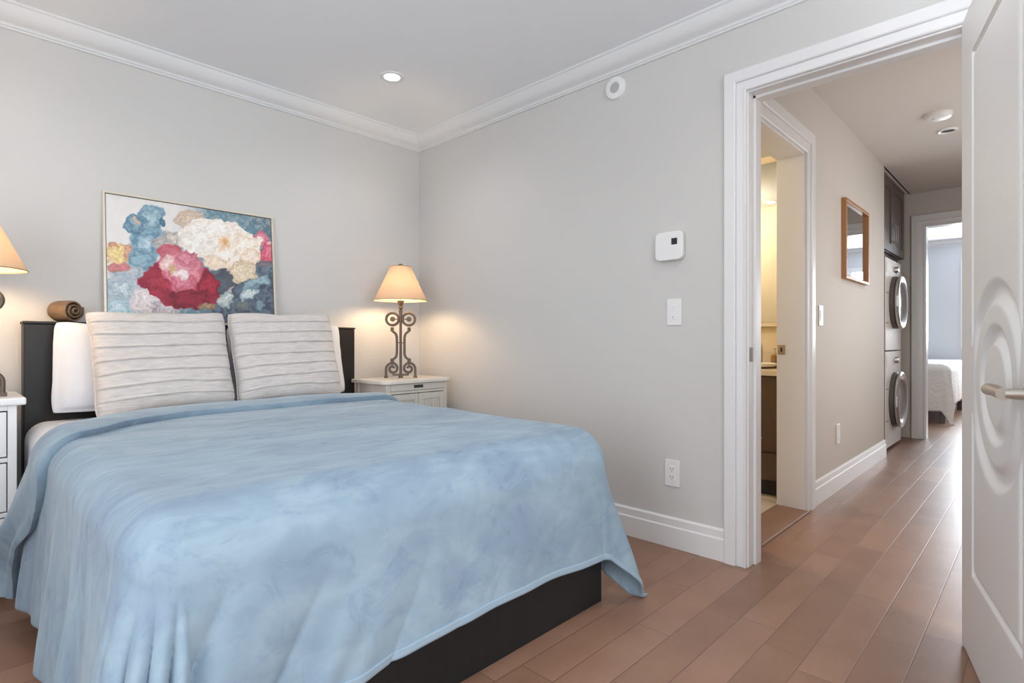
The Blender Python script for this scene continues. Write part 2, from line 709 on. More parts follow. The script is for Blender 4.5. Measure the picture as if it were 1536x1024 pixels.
# bedroom walls
struct(MB().box(XL - 0.2, XH, YB, YB + 0.14, 0, ZC + 0.1).build('wall_back', M['wall']), 'light grey wall behind the headboard', 'wall')
OY0, OY1, OZ = 0.165, 0.905, 1.998      # bedroom doorway
struct(MB().box(XR, XH, OY1, YB, 0, ZC + 0.1).box(XR, XH, YF, OY0, 0, ZC + 0.1).box(XR, XH, OY0, OY1, OZ, ZC + 0.1)
       .build('wall_right', M['wall']), 'light grey wall with the thermostat and the doorway', 'wall')
# left wall with window opening
WY0, WY1, WZ0, WZ1 = -0.50, 1.60, 0.65, 2.15
struct(MB().box(XL - 0.14, XL, YF, WY0, 0, ZC).box(XL - 0.14, XL, WY1, YB, 0, ZC).box(XL - 0.14, XL, WY0, WY1, 0, WZ0)
       .box(XL - 0.14, XL, WY0, WY1, WZ1, ZC).build('wall_left', M['wall']))
VX0, VX1 = -0.65, 1.75
struct(MB().box(XL, VX0, YF - 0.14, YF, 0, ZC).box(VX1, XR, YF - 0.14, YF, 0, ZC).box(VX0, VX1, YF - 0.14, YF, 0, WZ0)
       .box(VX0, VX1, YF - 0.14, YF, WZ1, ZC).build('wall_front', M['wall']))


def window(name, horiz, a0, a1, z0, z1, c, d):
    """frame with mullions and a pane; horiz: runs along x"""
    f = MB()

    def B(p0, p1, q0, q1, zz0, zz1):
        if horiz:
            f.box(p0, p1, q0, q1, zz0, zz1)
        else:
            f.box(q0, q1, p0, p1, zz0, zz1)
    t = 0.05
    B(a0, a1, c, c + d, z0, z0 + t)
    B(a0, a1, c, c + d, z1 - t, z1)
    B(a0, a0 + t, c, c + d, z0 + t, z1 - t)
    B(a1 - t, a1, c, c + d, z0 + t, z1 - t)
    m = (a0 + a1) / 2
    B(m - 0.02, m + 0.02, c, c + d, z0 + t, z1 - t)
    o = struct(f.build(name, M['trim']))
    g = MB()
    if horiz:
        g.box(a0 + t, a1 - t, c + d * 0.45, c + d * 0.55, z0 + t, z1 - t)
    else:
        g.box(c + d * 0.45, c + d * 0.55, a0 + t, a1 - t, z0 + t, z1 - t)
    struct(g.build('window_pane', M['glass'], o))
    return o


window('window_1', False, WY0, WY1, WZ0, WZ1, XL - 0.11, 0.05)
window('window_2', True, VX0, VX1, WZ0, WZ1, YF - 0.11, 0.05)

# hall walls
BX0, BX1 = 2.62, 3.362          # bathroom doorway
BZ = 2.0
struct(MB().box(XH, BX0, YW, YW2, 0, ZH).box(BX1, XE, YW, YW2, 0, ZH).box(BX0, BX1, YW, YW2, BZ, ZH)
       .build('wall_hall_left', M['wall_hall']), 'taupe hall wall with the oak mirror', 'wall')
HX0, HX1, HZ0, HZ1 = 3.25, 5.35, 0.45, 2.25
struct(MB().box(XH, HX0, -0.42, -0.30, 0, ZH).box(HX1, XF2, -0.42, -0.30, 0, ZH).box(HX0, HX1, -0.42, -0.30, 0, HZ0)
       .box(HX0, HX1, -0.42, -0.30, HZ1, ZH).build('wall_hall_right', M['wall_hall']))
struct(MB().box(XE - 0.10, XE, YW2, 1.9, 0, ZH).box(XE - 0.10, XF2, 1.80, 1.90, 0, ZH).build('wall_laundry', M['wall_hall']))
GY0, GY1, GZ = 0.07, 0.858, 2.075       # doorway to the far bedroom
struct(MB().box(XF, XF2, GY1, 1.9, 0, ZH + 0.1).box(XF, XF2, -0.42, GY0, 0, ZH + 0.1).box(XF, XF2, GY0, GY1, GZ, ZH + 0.1)
       .build('wall_hall_end', M['wall_hall']), 'taupe wall at the end of the hall', 'wall')
# far bedroom
QX = 10.25
QY0, QY1, QZ0, QZ1 = -0.35, 0.83, 0.92, 2.06
struct(MB().box(QX, QX + 0.12, QY1, 3.3, 0, 2.5).box(QX, QX + 0.12, -2.3, QY0, 0, 2.5).box(QX, QX + 0.12, QY0, QY1, 0, QZ0)
       .box(QX, QX + 0.12, QY0, QY1, QZ1, 2.5).build('wall_guest_back', M['wall_guest']), 'pale blue wall of the far bedroom', 'wall')
struct(MB().box(XF2, QX + 0.12, 3.2, 3.32, 0, 2.5).box(XF2, QX + 0.12, -2.32, -2.2, 0, 2.5).box(XF2 - 0.01, XF2, -2.3, -0.42, 0, 2.5)
       .box(XF2 - 0.01, XF2, 1.9, 3.3, 0, 2.5).build('wall_guest_side', M['wall_guest']))
window('added_window', True, HX0, HX1, HZ0, HZ1, -0.40, 0.05)  # invented window hidden behind the door, added to frame the hall fill
window('window_3', False, QY0, QY1, QZ0, QZ1, QX + 0.06, 0.05)

# bathroom
struct(MB().box(XH, XH + 0.02, YW2, 2.6, 0, 2.3).box(XH, XE - 0.1, 2.58, 2.7, 0, 2.3).box(4.06, 4.16, YW2, 2.6, 0, 2.3)
       .box(BX1 + 0.03, 4.06, YW2, YW2 + 0.01, 0, 2.3).build('wall_bath', M['wall_bath']), 'warm yellow bathroom walls', 'wall')
fb = MB()
for i in range(5):
    for j in range(5):
        fb.box(XH + 0.31 * i + 0.004, XH + 0.31 * (i + 1), YW2 + 0.02 + 0.30 * j, YW2 + 0.016 + 0.30 * (j + 1), 0.0, 0.008)
struct(fb.build('floor_bath', M['tile']), 'beige tiled bathroom floor', 'floor')


# casing around a doorway: stepped profile, mitred
CAS = [(0.0, 0.0), (0.0, 0.013), (0.004, 0.017), (0.009, 0.017), (0.012, 0.012), (0.040, 0.014), (0.0415, 0.011),
       (0.0435, 0.020), (0.048, 0.023), (0.088, 0.023), (0.092, 0.019), (0.092, 0.0)]


def casing(name, a0, a1, z1, plane, sgn, alongx, label, sc=1.0, cat='trim'):
    """U shape round the opening a0..a1 x 0..z1, standing proud of a wall face by sgn"""
    vs, fs = [], []
    n = len(CAS)
    for d, h in CAS:
        d *= sc
        c = plane + sgn * h
        for a, z in ((a1 + d, 0.0), (a1 + d, z1 + d), (a0 - d, z1 + d), (a0 - d, 0.0)):
            vs.append((a, c, z) if alongx else (c, a, z))
    for i in range(n - 1):
        for k in range(3):
            fs.append((i * 4 + k, i * 4 + k + 1, (i + 1) * 4 + k + 1, (i + 1) * 4 + k))
    fs.append(tuple(i * 4 for i in range(n)))
    fs.append(tuple(i * 4 + 3 for i in range(n)))
    return struct(MB().add(vs, fs).build(name, M['trim']), label, cat)


casing('trim_1', OY0 - 0.004, OY1 + 0.004, OZ + 0.004, XR, -1, False, 'white stepped casing round the bedroom doorway')
casing('trim_2', OY0 - 0.004, OY1 + 0.004, OZ + 0.004, XH, 1, False, 'white casing on the hall side of the bedroom doorway', 0.72)
casing('trim_3', BX0, BX1 + 0.002, BZ + 0.004, YW, -1, True, 'white casing round the bathroom doorway', 1.35)
casing('trim_4', GY0, GY1, GZ, XF, -1, False, 'white casing round the doorway at the end of the hall', 1.2)
# jamb linings
jm = MB().box(XR - 0.001, XH + 0.001, OY1 - 0.002, OY1 + 0.006, 0, OZ).box(XR - 0.001, XH + 0.001, OY0 - 0.006, OY0 + 0.002, 0, OZ)
jm.box(XR - 0.001, XH + 0.001, OY0, OY1, OZ - 0.002, OZ + 0.006)
jm.box(XR + 0.052, XH - 0.014, OY1 - 0.013, OY1, 0, OZ).box(XR + 0.052, XH - 0.014, OY0, OY0 + 0.013, 0, OZ).box(XR + 0.052, XH - 0.014, OY0, OY1, OZ - 0.013, OZ)
jo = struct(jm.build('trim_5', M['trim'], bevel=0.0015), 'white jamb lining of the bedroom doorway', 'trim')
sp = MB().box(XR + 0.010, XR + 0.040, OY1 - 0.0045, OY1 - 0.001, 0.865, 0.925).build('strike_plate', M['bronze'], jo, bevel=0.001)
sp['label'] = 'dark bronze strike plate'
jb = MB().box(BX1 - 0.008, BX1 + 0.008, YW - 0.001, YW2 + 0.012, 0, BZ).box(BX0 - 0.008, BX0 + 0.008, YW - 0.001, YW2 + 0.012, 0, BZ)
jb.box(BX0, BX1, YW - 0.001, YW2 + 0.012, BZ - 0.008, BZ + 0.006)
jb2 = struct(jb.build('trim_6', M['trim'], bevel=0.0015), 'white jamb lining of the bathroom doorway', 'trim')
sp = MB().box(BX1 - 0.011, BX1 - 0.007, YW2 - 0.035, YW2 + 0.005, 0.875, 0.93).build('strike_plate', M['brass'], jb2, bevel=0.001)
sp['label'] = 'brass latch plate'
sl = MB().box(BX1 - 0.0125, BX1 - 0.0105, YW2 - 0.020, YW2 - 0.010, 0.89, 0.915).build('latch_slot', M['slot'], sp)
struct(MB().box(XF - 0.001, XF2 + 0.001, GY1 - 0.008, GY1 + 0.008, 0, GZ).box(XF - 0.001, XF2 + 0.001, GY0 - 0.008, GY0 + 0.008, 0, GZ)
       .box(XF - 0.001, XF2 + 0.001, GY0, GY1, GZ - 0.008, GZ + 0.006).build('trim_7', M['trim']), 'white jamb lining at the end of the hall', 'trim')
casing('trim_8', GY0, GY1, GZ, XF2, 1, False, None)
# window casing in the far bedroom
wc = MB()
for (a, b, c_, d_) in ((QY1, QY1 + 0.07, QZ0 - 0.07, QZ1 + 0.07), (QY0 - 0.07, QY0, QZ0 - 0.07, QZ1 + 0.07), (QY0, QY1, QZ1, QZ1 + 0.07), (QY0 - 0.02, QY1 + 0.02, QZ0 - 0.07, QZ0)):
    wc.box(QX - 0.02, QX, a, b, c_, d_)
struct(wc.build('trim_9', M['trim']), 'white window casing in the far bedroom', 'trim')
# wooden threshold into the bathroom
th = MB().prism([(YW - 0.028, 0.0), (YW - 0.027, 0.007), (YW - 0.02, 0.011), (YW2 + 0.01, 0.013), (YW2 + 0.02, 0.006), (YW2 + 0.02, 0.0)], BX0, BX1 - 0.008, ax=0)
struct(th.build('trim_10', M['thresh']), 'brown wooden threshold of the bathroom doorway', 'trim')

# baseboards
BB = [(0.0, 0.0), (0.016, 0.0), (0.016, 0.093), (0.0135, 0.097), (0.0105, 0.0985), (0.0105, 0.130), (0.006, 0.137), (0.0, 0.138)]


def baseboard(name, p0, p1, n, label=None, m0=0, m1=0):
    """runs p0->p1, stands off along n; m0/m1 mitre"""
    p0, p1, n = Vector(p0), Vector(p1), Vector(n)
    t = (p1 - p0).normalized()
    A = [p0 + n * d + t * (m0 * d) + Vector((0, 0, z)) for d, z in BB]
    B = [p1 + n * d - t * (m1 * d) + Vector((0, 0, z)) for d, z in BB]
    k = len(BB)
    fs = [(i, i + 1, k + i + 1, k + i) for i in range(k - 1)] + [tuple(range(k)), tuple(range(k, 2 * k))]
    return struct(MB().add(A + B, fs).build(name, M['trim']), label, 'baseboard')


baseboard('baseboard_right', (XR, YB, 0), (XR, OY1 + 0.096, 0), (-1, 0, 0), 'white stepped baseboard under the outlet', 1, 0)
baseboard('baseboard_back', (XL, YB, 0), (XR, YB, 0), (0, -1, 0), None, 0, 1)
baseboard('baseboard_hall', (BX1 + 0.126, YW, 0), (XE + 0.002, YW, 0), (0, -1, 0), 'white stepped baseboard under the oak mirror', 0, 0)
baseboard('baseboard_guest', (QX, 3.2, 0), (QX, -2.2, 0), (-1, 0, 0))

# crown moulding
CR = [(0.0, 2.283), (0.011, 2.283), (0.013, 2.289), (0.009, 2.293), (0.014, 2.295), (0.018, 2.302), (0.016, 2.306)]
for k in range(7):
    a = k / 6
    CR.append((0.020 + 0.055 * a + 0.006 * math.sin(PI * a), 2.308 + 0.055 * a - 0.010 * math.sin(PI * a)))
CR += [(0.082, 2.366), (0.085, 2.370), (0.085, ZC + 0.001), (0.0, ZC + 0.001)]


def crown(name, p0, p1, n, label, m0, m1, dz=0):
    p0, p1, n = Vector(p0), Vector(p1), Vector(n)
    t = (p1 - p0).normalized()
    A = [p0 + n * d + t * (m0 * d) + Vector((0, 0, z + dz)) for d, z in CR]
    B = [p1 + n * d - t * (m1 * d) + Vector((0, 0, z + dz)) for d, z in CR]
    k = len(CR)
    fs = [(i, i + 1, k + i + 1, k + i) for i in range(k - 1)] + [tuple(range(k)), tuple(range(k, 2 * k))]
    return struct(autosmooth(MB().add(A + B, fs).build(name, M['trim_c']), 25), label, 'crown moulding')


M['trim_c'] = simple('white_crown_paint', (0.72, 0.73, 0.74), 0.6, var=0.01)
crown('trim_11', (XL, YB, 0), (XR, YB, 0), (0, -1, 0), 'white crown moulding above the headboard wall', 0, 1)
crown('trim_12', (XR, YB, 0), (XR, YF, 0), (-1, 0, 0), 'white crown moulding above the doorway wall', 1, 0)
crown('trim_13', (QX, 3.2, 0), (QX, -2.2, 0), (-1, 0, 0), 'white crown moulding in the far bedroom', 0, 0, 0.055)

# ------------------------------------------------------------------ open bedroom door
DW, DH, DT = 0.76, 1.945, 0.036
dx, dy = 2.245 - 1.995 - 0.01, 0.1945 - 0.1330
ang = math.atan2(-0.0613, -0.2400)
door = bpy.data.objects.new('door_1', None)
COL.objects.link(door)
door.location = (2.245, 0.1945, 0.004)
door.rotation_euler = (0, 0, ang)
struct(door, 'white panel door with round rings standing open', 'door')


def door_h(S, Z):
    """depth of the routed pattern (negative = into the leaf)"""
    cs, cz = 0.392, 0.836

    def groove(t, wd=0.05, dep=0.009):
        # t: 0..wd across the groove, ogee
        q = np.clip(t / wd, 0, 1)
        g = np.where(q < 0.45, sstep(0, 0.45, q), 1 - sstep(0.55, 1.0, q))
        return np.where((t > 0) & (t < wd), -dep * g, 0)
    R = np.hypot(S - cs, Z - cz)
    h = np.zeros_like(S)
    ring_o = groove(0.275 - R, 0.076, 0.014) * sstep(0.158, 0.20, S) * (1 - sstep(0.58, 0.62, S))
    ring_i = groove(0.160 - R, 0.062, 0.013)
    x0, x1, z0, z1 = 0.137, 0.628, 0.255, 1.80
    inx = np.minimum(S - x0, x1 - S)
    inz = np.minimum(Z - z0, z1 - Z)
    e = np.minimum(inx, inz)
    edge = np.where(e > 0, -0.008 * (1 - sstep(0.012, 0.030, e)) * sstep(0, 0.006, e), 0)
    brk = np.where(inx < inz, sstep(0.085, 0.10, np.abs(Z - cz)), 1)
    outside = sstep(0.262, 0.275, R)
    edge = edge * np.where(inx < inz, brk, 1) * np.where(R < 0.272, outside, 1)
    h = np.minimum(np.minimum(edge, ring_o), ring_i)
    return h


ns, nz_ = 190, 486
S, Z = np.meshgrid(np.linspace(0, DW, ns), np.linspace(0, DH, nz_), indexing='ij')
Hh = door_h(S, Z)
# local frame: +x runs along the leaf from the hinge; the seen face looks along local -y
VF = np.stack([S, -Hh, Z], -1)
VB = np.stack([S, DT + Hh, Z], -1)
db = MB().grid(VF).grid(VB, True)
db.add([(0, 0, 0), (DW, 0, 0), (DW, DT, 0), (0, DT, 0), (0, 0, DH), (DW, 0, DH), (DW, DT, DH), (0, DT, DH)],
       [(0, 3, 2, 1), (4, 5, 6, 7), (0, 4, 7, 3), (1, 2, 6, 5)])
# seen face must look towards +y of the room: flip in local y
leaf = db.build('leaf', M['door'], door, fixn=False)
autosmooth(leaf, 40)
lv = bpy.data.objects.new('lever_handle', None)
COL.objects.link(lv)
lv.parent = door
lv['label'] = 'brushed nickel lever handle'
HS, HZ = 0.700, 0.836
autosmooth(MB().lathe([(0.0, -0.002), (0.026, -0.002), (0.028, -0.006), (0.026, -0.010), (0.012, -0.012), (0.010, -0.045), (0.0, -0.047)], (HS, 0, HZ), 24, 'y').build('rose', M['nickel'], lv))
pts, rad = [], []
for k in range(15):
    a = k / 14
    pts.append((HS - 0.195 * a + 0.006, -0.048 + 0.010 * a * a, HZ + 0.004 * math.sin(PI * a) - 0.004 * a))
    rad.append(0.0135 if k < 13 else (0.0115 if k == 13 else 0.006))
autosmooth(MB().tube(pts, rad, 14).build('lever', M['nickel'], lv))
for z in (0.22, 0.97, 1.72):
    MB().lathe([(0.007, z - 0.045), (0.007, z + 0.045)], (-0.008, DT + 0.004, 0), 12).box(-0.006, 0.0, 0.004, DT, z - 0.045, z + 0.045).build('hinge', M['nickel'], door)
# the leaf was laid out with the seen face on local -y; with this heading that side faces the bed


# ------------------------------------------------------------------ bed frame and mattress
BXL, BXR = 0.262, 1.690
BYF = 1.176
bed = thing('bed_frame', 'black bed frame with flat tall headboard and low foot panel', 'bed', (0.975, 2.15, 0))
bl = bed.location
o = lambda x, y, z: (x - bl[0], y - bl[1], z)


def lbox(mb, x0, x1, y0, y1, z0, z1):
    return mb.box(x0 - bl[0], x1 - bl[0], y0 - bl[1], y1 - bl[1], z0, z1)


lbox(MB(), 0.250, 1.790, 3.080, 3.182, 0.0, 1.024).build('headboard', M['black'], bed, bevel=0.003)
lbox(MB(), 0.246, 1.794, 3.077, 3.186, 1.0245, 1.036).build('headboard_cap', M['black'], bed, bevel=0.003)
lbox(MB(), BXL, BXR, BYF, BYF + 0.03, 0.0, 0.30).build('foot_panel', M['black'], bed, bevel=0.002)
lbox(MB(), BXL, BXL + 0.03, BYF + 0.03, 3.085, 0.0, 0.30).build('side_rail', M['black'], bed, bevel=0.002)
lbox(MB(), BXR - 0.03, BXR, BYF + 0.03, 3.085, 0.0, 0.30).build('side_rail', M['black'], bed, bevel=0.002)
sl_ = MB()
for k in range(9):
    y = 1.28 + k * 0.21
    lbox(sl_, BXL + 0.03, BXR - 0.03, y, y + 0.09, 0.275, 0.295)
sl_.build('slats', M['black'], bed)


def rounded_slab(x0, x1, y0, y1, z0, z1, r, n=8):
    """soft mattress-like block"""
    bm = bmesh.new()
    bmesh.ops.create_cube(bm, size=1)
    for v in bm.verts:
        v.co = Vector(((x0 + x1) / 2 + v.co.x * (x1 - x0), (y0 + y1) / 2 + v.co.y * (y1 - y0), (z0 + z1) / 2 + v.co.z * (z1 - z0)))
    bmesh.ops.bevel(bm, geom=list(bm.edges), offset=r, segments=n, profile=0.5, affect='EDGES', clamp_overlap=True)
    mb = MB()
    bm.verts.index_update()
    mb.add([v.co[:] for v in bm.verts], [[v.index for v in f.verts] for f in bm.faces])
    bm.free()
    return mb


mt = rounded_slab(0.245, 1.692, 1.200, 3.070, 0.302, 0.618, 0.075).build('mattress', M['sheet'], smooth=True)
tag(mt, 'white sheeted mattress showing at the left side of the bed', 'mattress')

# ------------------------------------------------------------------ blanket


class Drape:
    """flat sheet (p,q) laid over a bed top: rounds over the edges and hangs; the two foot corners hang as folds"""

    def __init__(s, xl, xr, yf, r, ztop, flare, foldf, rf=None):
        s.rf = rf or r
        s.xl, s.xr, s.yf, s.r = xl + r, xr - r, yf + s.rf, r
        s.ztop, s.flare, s.foldf = ztop, flare, foldf

    def map(s, P, Q, lift=0.0):
        ddx = np.where(P < s.xl, P - s.xl, np.where(P > s.xr, P - s.xr, 0))
        ddy = np.where(Q < s.yf, Q - s.yf, 0)
        d = np.hypot(ddx, ddy) + 1e-9
        nx, ny = ddx / d, ddy / d
        bx, by = P - ddx, Q - ddy
        r = s.r * nx ** 2 + s.rf * ny ** 2 + lift
        q = r * PI / 2
        arc = d < q
        th = np.clip(d / r, 0, PI / 2)
        over = np.maximum(d - q, 0)
        fl = s.flare(bx, by, nx, ny)
        hor = r * np.sin(th) + over * fl
        drop = r * (1 - np.cos(th)) + over * np.sqrt(np.maximum(1 - fl * fl, 0.1))
        # perimeter coordinate: 0 at the left-foot corner, + along the foot, - up the left side
        R = 0.45
        angc = np.arctan2(-ny, np.abs(nx) + 1e-9)       # 0 on a side, pi/2 on the foot
        side_l = P < s.xl
        side_r = P > s.xr
        u = np.where(side_r, (s.xr - s.xl) + (PI / 2 - angc) * R + (by - s.yf), np.where(side_l, -(PI / 2 - angc) * R - (by - s.yf), bx - s.xl))
        amp = s.foldf(u, over)
        hor = hor + amp
        zt = s.ztop(bx, by) + lift
        z = zt - drop
        fz = 0.010 + lift
        below = np.maximum(fz - z, 0)
        hor = hor + below * 0.75
        z = np.maximum(z, fz + 0.004 * np.sin(u * 40) * (below > 0))
        return np.stack([bx + nx * hor, by + ny * hor, z], -1), u, over


def ztop_b(x, y):
    z = 0.634 + 0.012 * sstep(1.5, 2.6, y)
    z = z + 0.006 * (fbm(x * 3.1 + 3, y * 3.1 + 8, 3) - 0.5) * 2
    # shallow creases running across
    z = z + 0.0035 * np.sin((y + 0.10 * x) * 21 + 4 * fbm(x * 2, y * 2 + 9, 2)) * sstep(1.5, 1.7, y) * (1 - sstep(2.2, 2.5, y)) * fbm(x * 4 + 40, y * 4, 2)
    return z


def flare_b(bx, by, nx, ny):
    corner = np.abs(nx * ny) * 2
    return 0.045 + 0.10 * np.where(nx < -0.02, 1, 0) * np.abs(ny) + 0.13 * corner * np.where(nx > 0, 1.0, 0.9)


def folds_b(u, over):
    """sharp pleats fanning out of the left-foot corner, gentle waves elsewhere"""
    g = sstep(0.0, 0.50, over)
    us = u + 0.60 * over * np.exp(-((u - 0.22) / 0.45) ** 2)     # pleats lean towards the corner
    gate_l = np.exp(-((u + 0.05) / 0.42) ** 2)
    ga = sstep(-0.02, 0.30, over)
    W = np.abs(np.sin(us * 19.0 + 1.6 * np.sin(us * 7.1 + 0.7)))
    pleat = (W ** 0.6 - 0.6)
    W2 = np.sin(us * 51.0 + 1.9 * np.sin(us * 13.0))
    a = gate_l * (0.012 + 0.062 * pleat + 0.006 * W2) * ga
    gate_s = sstep(-0.55, -0.85, u)
    a = a + gate_s * (0.016 + 0.016 * np.sin(u * 17 + 1.5 * np.sin(u * 6)) + 0.006 * np.sin(u * 41)) * g
    mid = sstep(0.35, 0.6, u) * (1 - sstep(1.25, 1.45, u))
    a = a + mid * (0.010 * np.sin(u * 9 + 1.0) + 0.005 * np.sin(u * 23)) * g
    gate_r = np.exp(-((u - 1.75) / 0.30) ** 2)
    a = a + gate_r * (0.025 + 0.055 * np.sin(u * 15.0 + 2.6)) * g
    gate_rs = sstep(2.1, 2.4, u)
    a = a + gate_rs * (0.012 + 0.012 * np.sin(u * 16)) * g
    return a


DB = Drape(0.230, 1.707, 1.135, 0.085, ztop_b, flare_b, folds_b, 0.135)
LP, RP, FQ, HQ = 0.222 - 0.505, 1.712 + 0.45, 1.140 - 0.385, 2.86


def densify(a, b, n, pts):
    """n samples a..b"""
    return np.linspace(a, b, n)


blanket = thing('blanket', 'light blue plush blanket spread over the bed and hanging at its sides', 'blanket', (0.975, 2.0, 0))
b0 = np.array([0.975, 2.0, 0.0])


def qedge(P):
    """where the folded-back band ends, bowed towards the foot at the left edge"""
    c = np.exp(-((P - 0.20) / 0.30) ** 2)
    return 2.49 - 0.36 * c + 0.08 * sstep(0.0, -0.27, P)


def qtop(P):
    c = np.exp(-((P - 0.20) / 0.30) ** 2)
    return 2.725 - 0.38 * c - 0.02 * sstep(0.1, -0.25, P) - 0.10 * sstep(1.25, 1.65, P)


nP, nQ = 300, 300
pv = np.linspace(LP, RP, nP)
tv = np.linspace(0, 1, nQ)
Pm, Tm = np.meshgrid(pv, tv, indexing='ij')
# rounded hem corners
hemF = FQ + 0.010 * np.sin(Pm * 6 + 1)
Qm = hemF + (qtop(Pm) - 0.01 - hemF) * Tm
V, U, O = DB.map(Pm, Qm)
bk = MB().grid(V - b0).build('spread', M['plush'], blanket, smooth=True)
so = bk.modifiers.new('thickness', 'SOLIDIFY')
so.thickness = 0.006
so.offset = 0.0
# stitched hem: a raised ribbon along left side, foot and right side


def ribbon(Pa, Qa, Pb, Qb, n, lift=0.0045):
    t = np.linspace(0, 1, 5)[:, None]
    PP = Pa[None] * (1 - t) + Pb[None] * t
    QQ = Qa[None] * (1 - t) + Qb[None] * t
    Vr, _, _ = DB.map(PP, QQ, 0.0)
    # push outwards along the local normal
    du = np.gradient(Vr, axis=1)
    dt = np.gradient(Vr, axis=0)
    nn = np.cross(du, dt)
    nn /= np.linalg.norm(nn, axis=-1, keepdims=True) + 1e-9
    return Vr, nn


pl = np.linspace(LP, RP, 420)
fq = FQ + 0.010 * np.sin(pl * 6 + 1)
Vr, nn = ribbon(pl, fq + 0.020, pl, fq - 0.001, 420)
sg = np.sign((nn[..., 1:2].mean()))
hem = MB().grid(Vr - b0 + nn * 0.0045 * (-sg)).build('hem', M['plush_hem'], blanket, smooth=True)
so = hem.modifiers.new('thickness', 'SOLIDIFY')
so.thickness = 0.005
so.offset = 0.0
# folded-back band across the head end, hanging down the left side
pv2 = np.linspace(LP - 0.03, RP - 0.02, 260)
nT = 28
tv2 = np.linspace(0, 1, nT)
Pc, Tc = np.meshgrid(pv2, tv2, indexing='ij')
Qc = qedge(Pc) + (qtop(Pc) - qedge(Pc)) * Tc
bul = 0.026 + 0.010 * np.sin(PI * np.clip(Tc, 0, 1)) ** 0.6
Vc, Uc, Oc = DB.map(Pc, Qc, 0.0)
du = np.gradient(Vc, axis=0)
dt = np.gradient(Vc, axis=1)
nn = np.cross(du, dt)
nn /= np.linalg.norm(nn, axis=-1, keepdims=True)
hang = Oc * (Pc < 0.6)
bul = bul * (1 - 0.55 * sstep(0.0, 0.20, hang))
Vc = Vc + nn * bul[..., None]
Vc[..., 0] -= hang * (0.02 + 0.26 * Tc ** 1.3) + 0.012 * np.sin(Tc * 10.0 + 0.6) * sstep(0.05, 0.3, hang)
# tuck both long edges down to the spread
edge = MB().grid(Vc - b0)
cuff = edge.build('folded_band', M['plush'], blanket, smooth=True)
cuff['label'] = 'band of blanket folded back below the pillows'
so = cuff.modifiers.new('thickness', 'SOLIDIFY')
so.thickness = 0.026
so.offset = -1.0
so.use_rim = True
bv = cuff.modifiers.new('soft_edge', 'BEVEL')
bv.width = 0.008
bv.segments = 3
bv.limit_method = 'ANGLE'
bv.angle_limit = math.radians(50)

# ------------------------------------------------------------------ pillows and cushions


def pillow_mesh(wd, ht, th, n=56, m=56, seams=0, flange=0.0, sag=0.0, seed=0, pinch=0.05, pw=4):
    """two bulging faces meeting in a seam; x across, z up (0 = bottom), y thickness"""
    u = np.linspace(-1, 1, n)
    v = np.linspace(-1, 1, m)
    Ug, Vg = np.meshgrid(u, v, indexing='ij')
    X = wd / 2 * Ug * (1 - pinch * (1 - Vg ** 2))
    Zz = ht / 2 * Vg * (1 - pinch * (1 - Ug ** 2))
    rc = np.abs(Ug) ** 6 * np.abs(Vg) ** 6
    X = X * (1 - 0.045 * rc)
    Zz = Zz * (1 - 0.055 * rc)
    X = X + 0.010 * (fbm(Vg * 2 + seed, Ug * 2 + 3 + seed, 2) - 0.5) * np.abs(Ug)
    Zz = Zz + 0.016 * (fbm(Ug * 2 + seed + 30, Vg * 2 + seed, 2) - 0.5) * np.abs(Vg)
    fu = 1 - flange
    a = np.clip(1 - np.abs(Ug / fu) ** pw, 0, 1)
    b = np.clip(1 - np.abs(Vg / fu) ** pw, 0, 1)
    T = th / 2 * (a * b) ** 0.36 + 0.004
    T = T * (1 + 0.14 * (fbm(Ug * 2.5 + seed * 3, Vg * 2.5 + seed, 3) - 0.5) * 2)
    if sag:
        T = T * (1 + sag * (-Vg))
    if seams:
        ph = (Vg * 0.5 + 0.5) * seams + 0.18 * (fbm(Ug * 1.6 + seed * 7, Vg * 3 + 2, 2) - 0.5)
        fr = ph - np.round(ph)
        T = T - 0.011 * np.exp(-(fr / 0.035) ** 2) * (a * b) ** 0.2
        T = T + 0.003 * np.exp(-((fr - 0.12) / 0.09) ** 2) * (a * b) ** 0.2
    F = np.stack([X, -T, Zz + ht / 2], -1)
    Bk = np.stack([X, T, Zz + ht / 2], -1)
    mb = MB().grid(F).grid(Bk, True)
    # stitch the rims
    N1 = n * m
    rim = [(i, 0) for i in range(n)] + [(n - 1, j) for j in range(1, m)] + [(i, m - 1) for i in range(n - 2, -1, -1)] + [(0, j) for j in range(m - 2, 0, -1)]
    for k in range(len(rim)):
        (i, j), (i2, j2) = rim[k], rim[(k + 1) % len(rim)]
        mb.f.append((i * m + j, N1 + i * m + j, N1 + i2 * m + j2, i2 * m + j2))
    return mb, F, rim


def pillow(name, label, cat, loc, tilt, yaw, roll, wd, ht, th, mat, group, seams=0, flange=0.0, seed=0, res=56, pinch=0.05, cord=None, pw=4, sag=0.15):
    mb, F, rim = pillow_mesh(wd, ht, th, res, res * (2 if seams else 1), seams, flange, sag, seed, pinch, pw)
    t = thing(name, label, cat, loc, (-tilt, roll, yaw), group)
    mb.build('cover' if not flange else 'case', mat, t, smooth=True)
    if cord:
        pts = [(F[i, j][0], 0.0, F[i, j][2]) for i, j in rim]
        MB().tube(pts, 0.0045, 6, closed=True).build('edge_piping', cord, t, smooth=True)
    return t


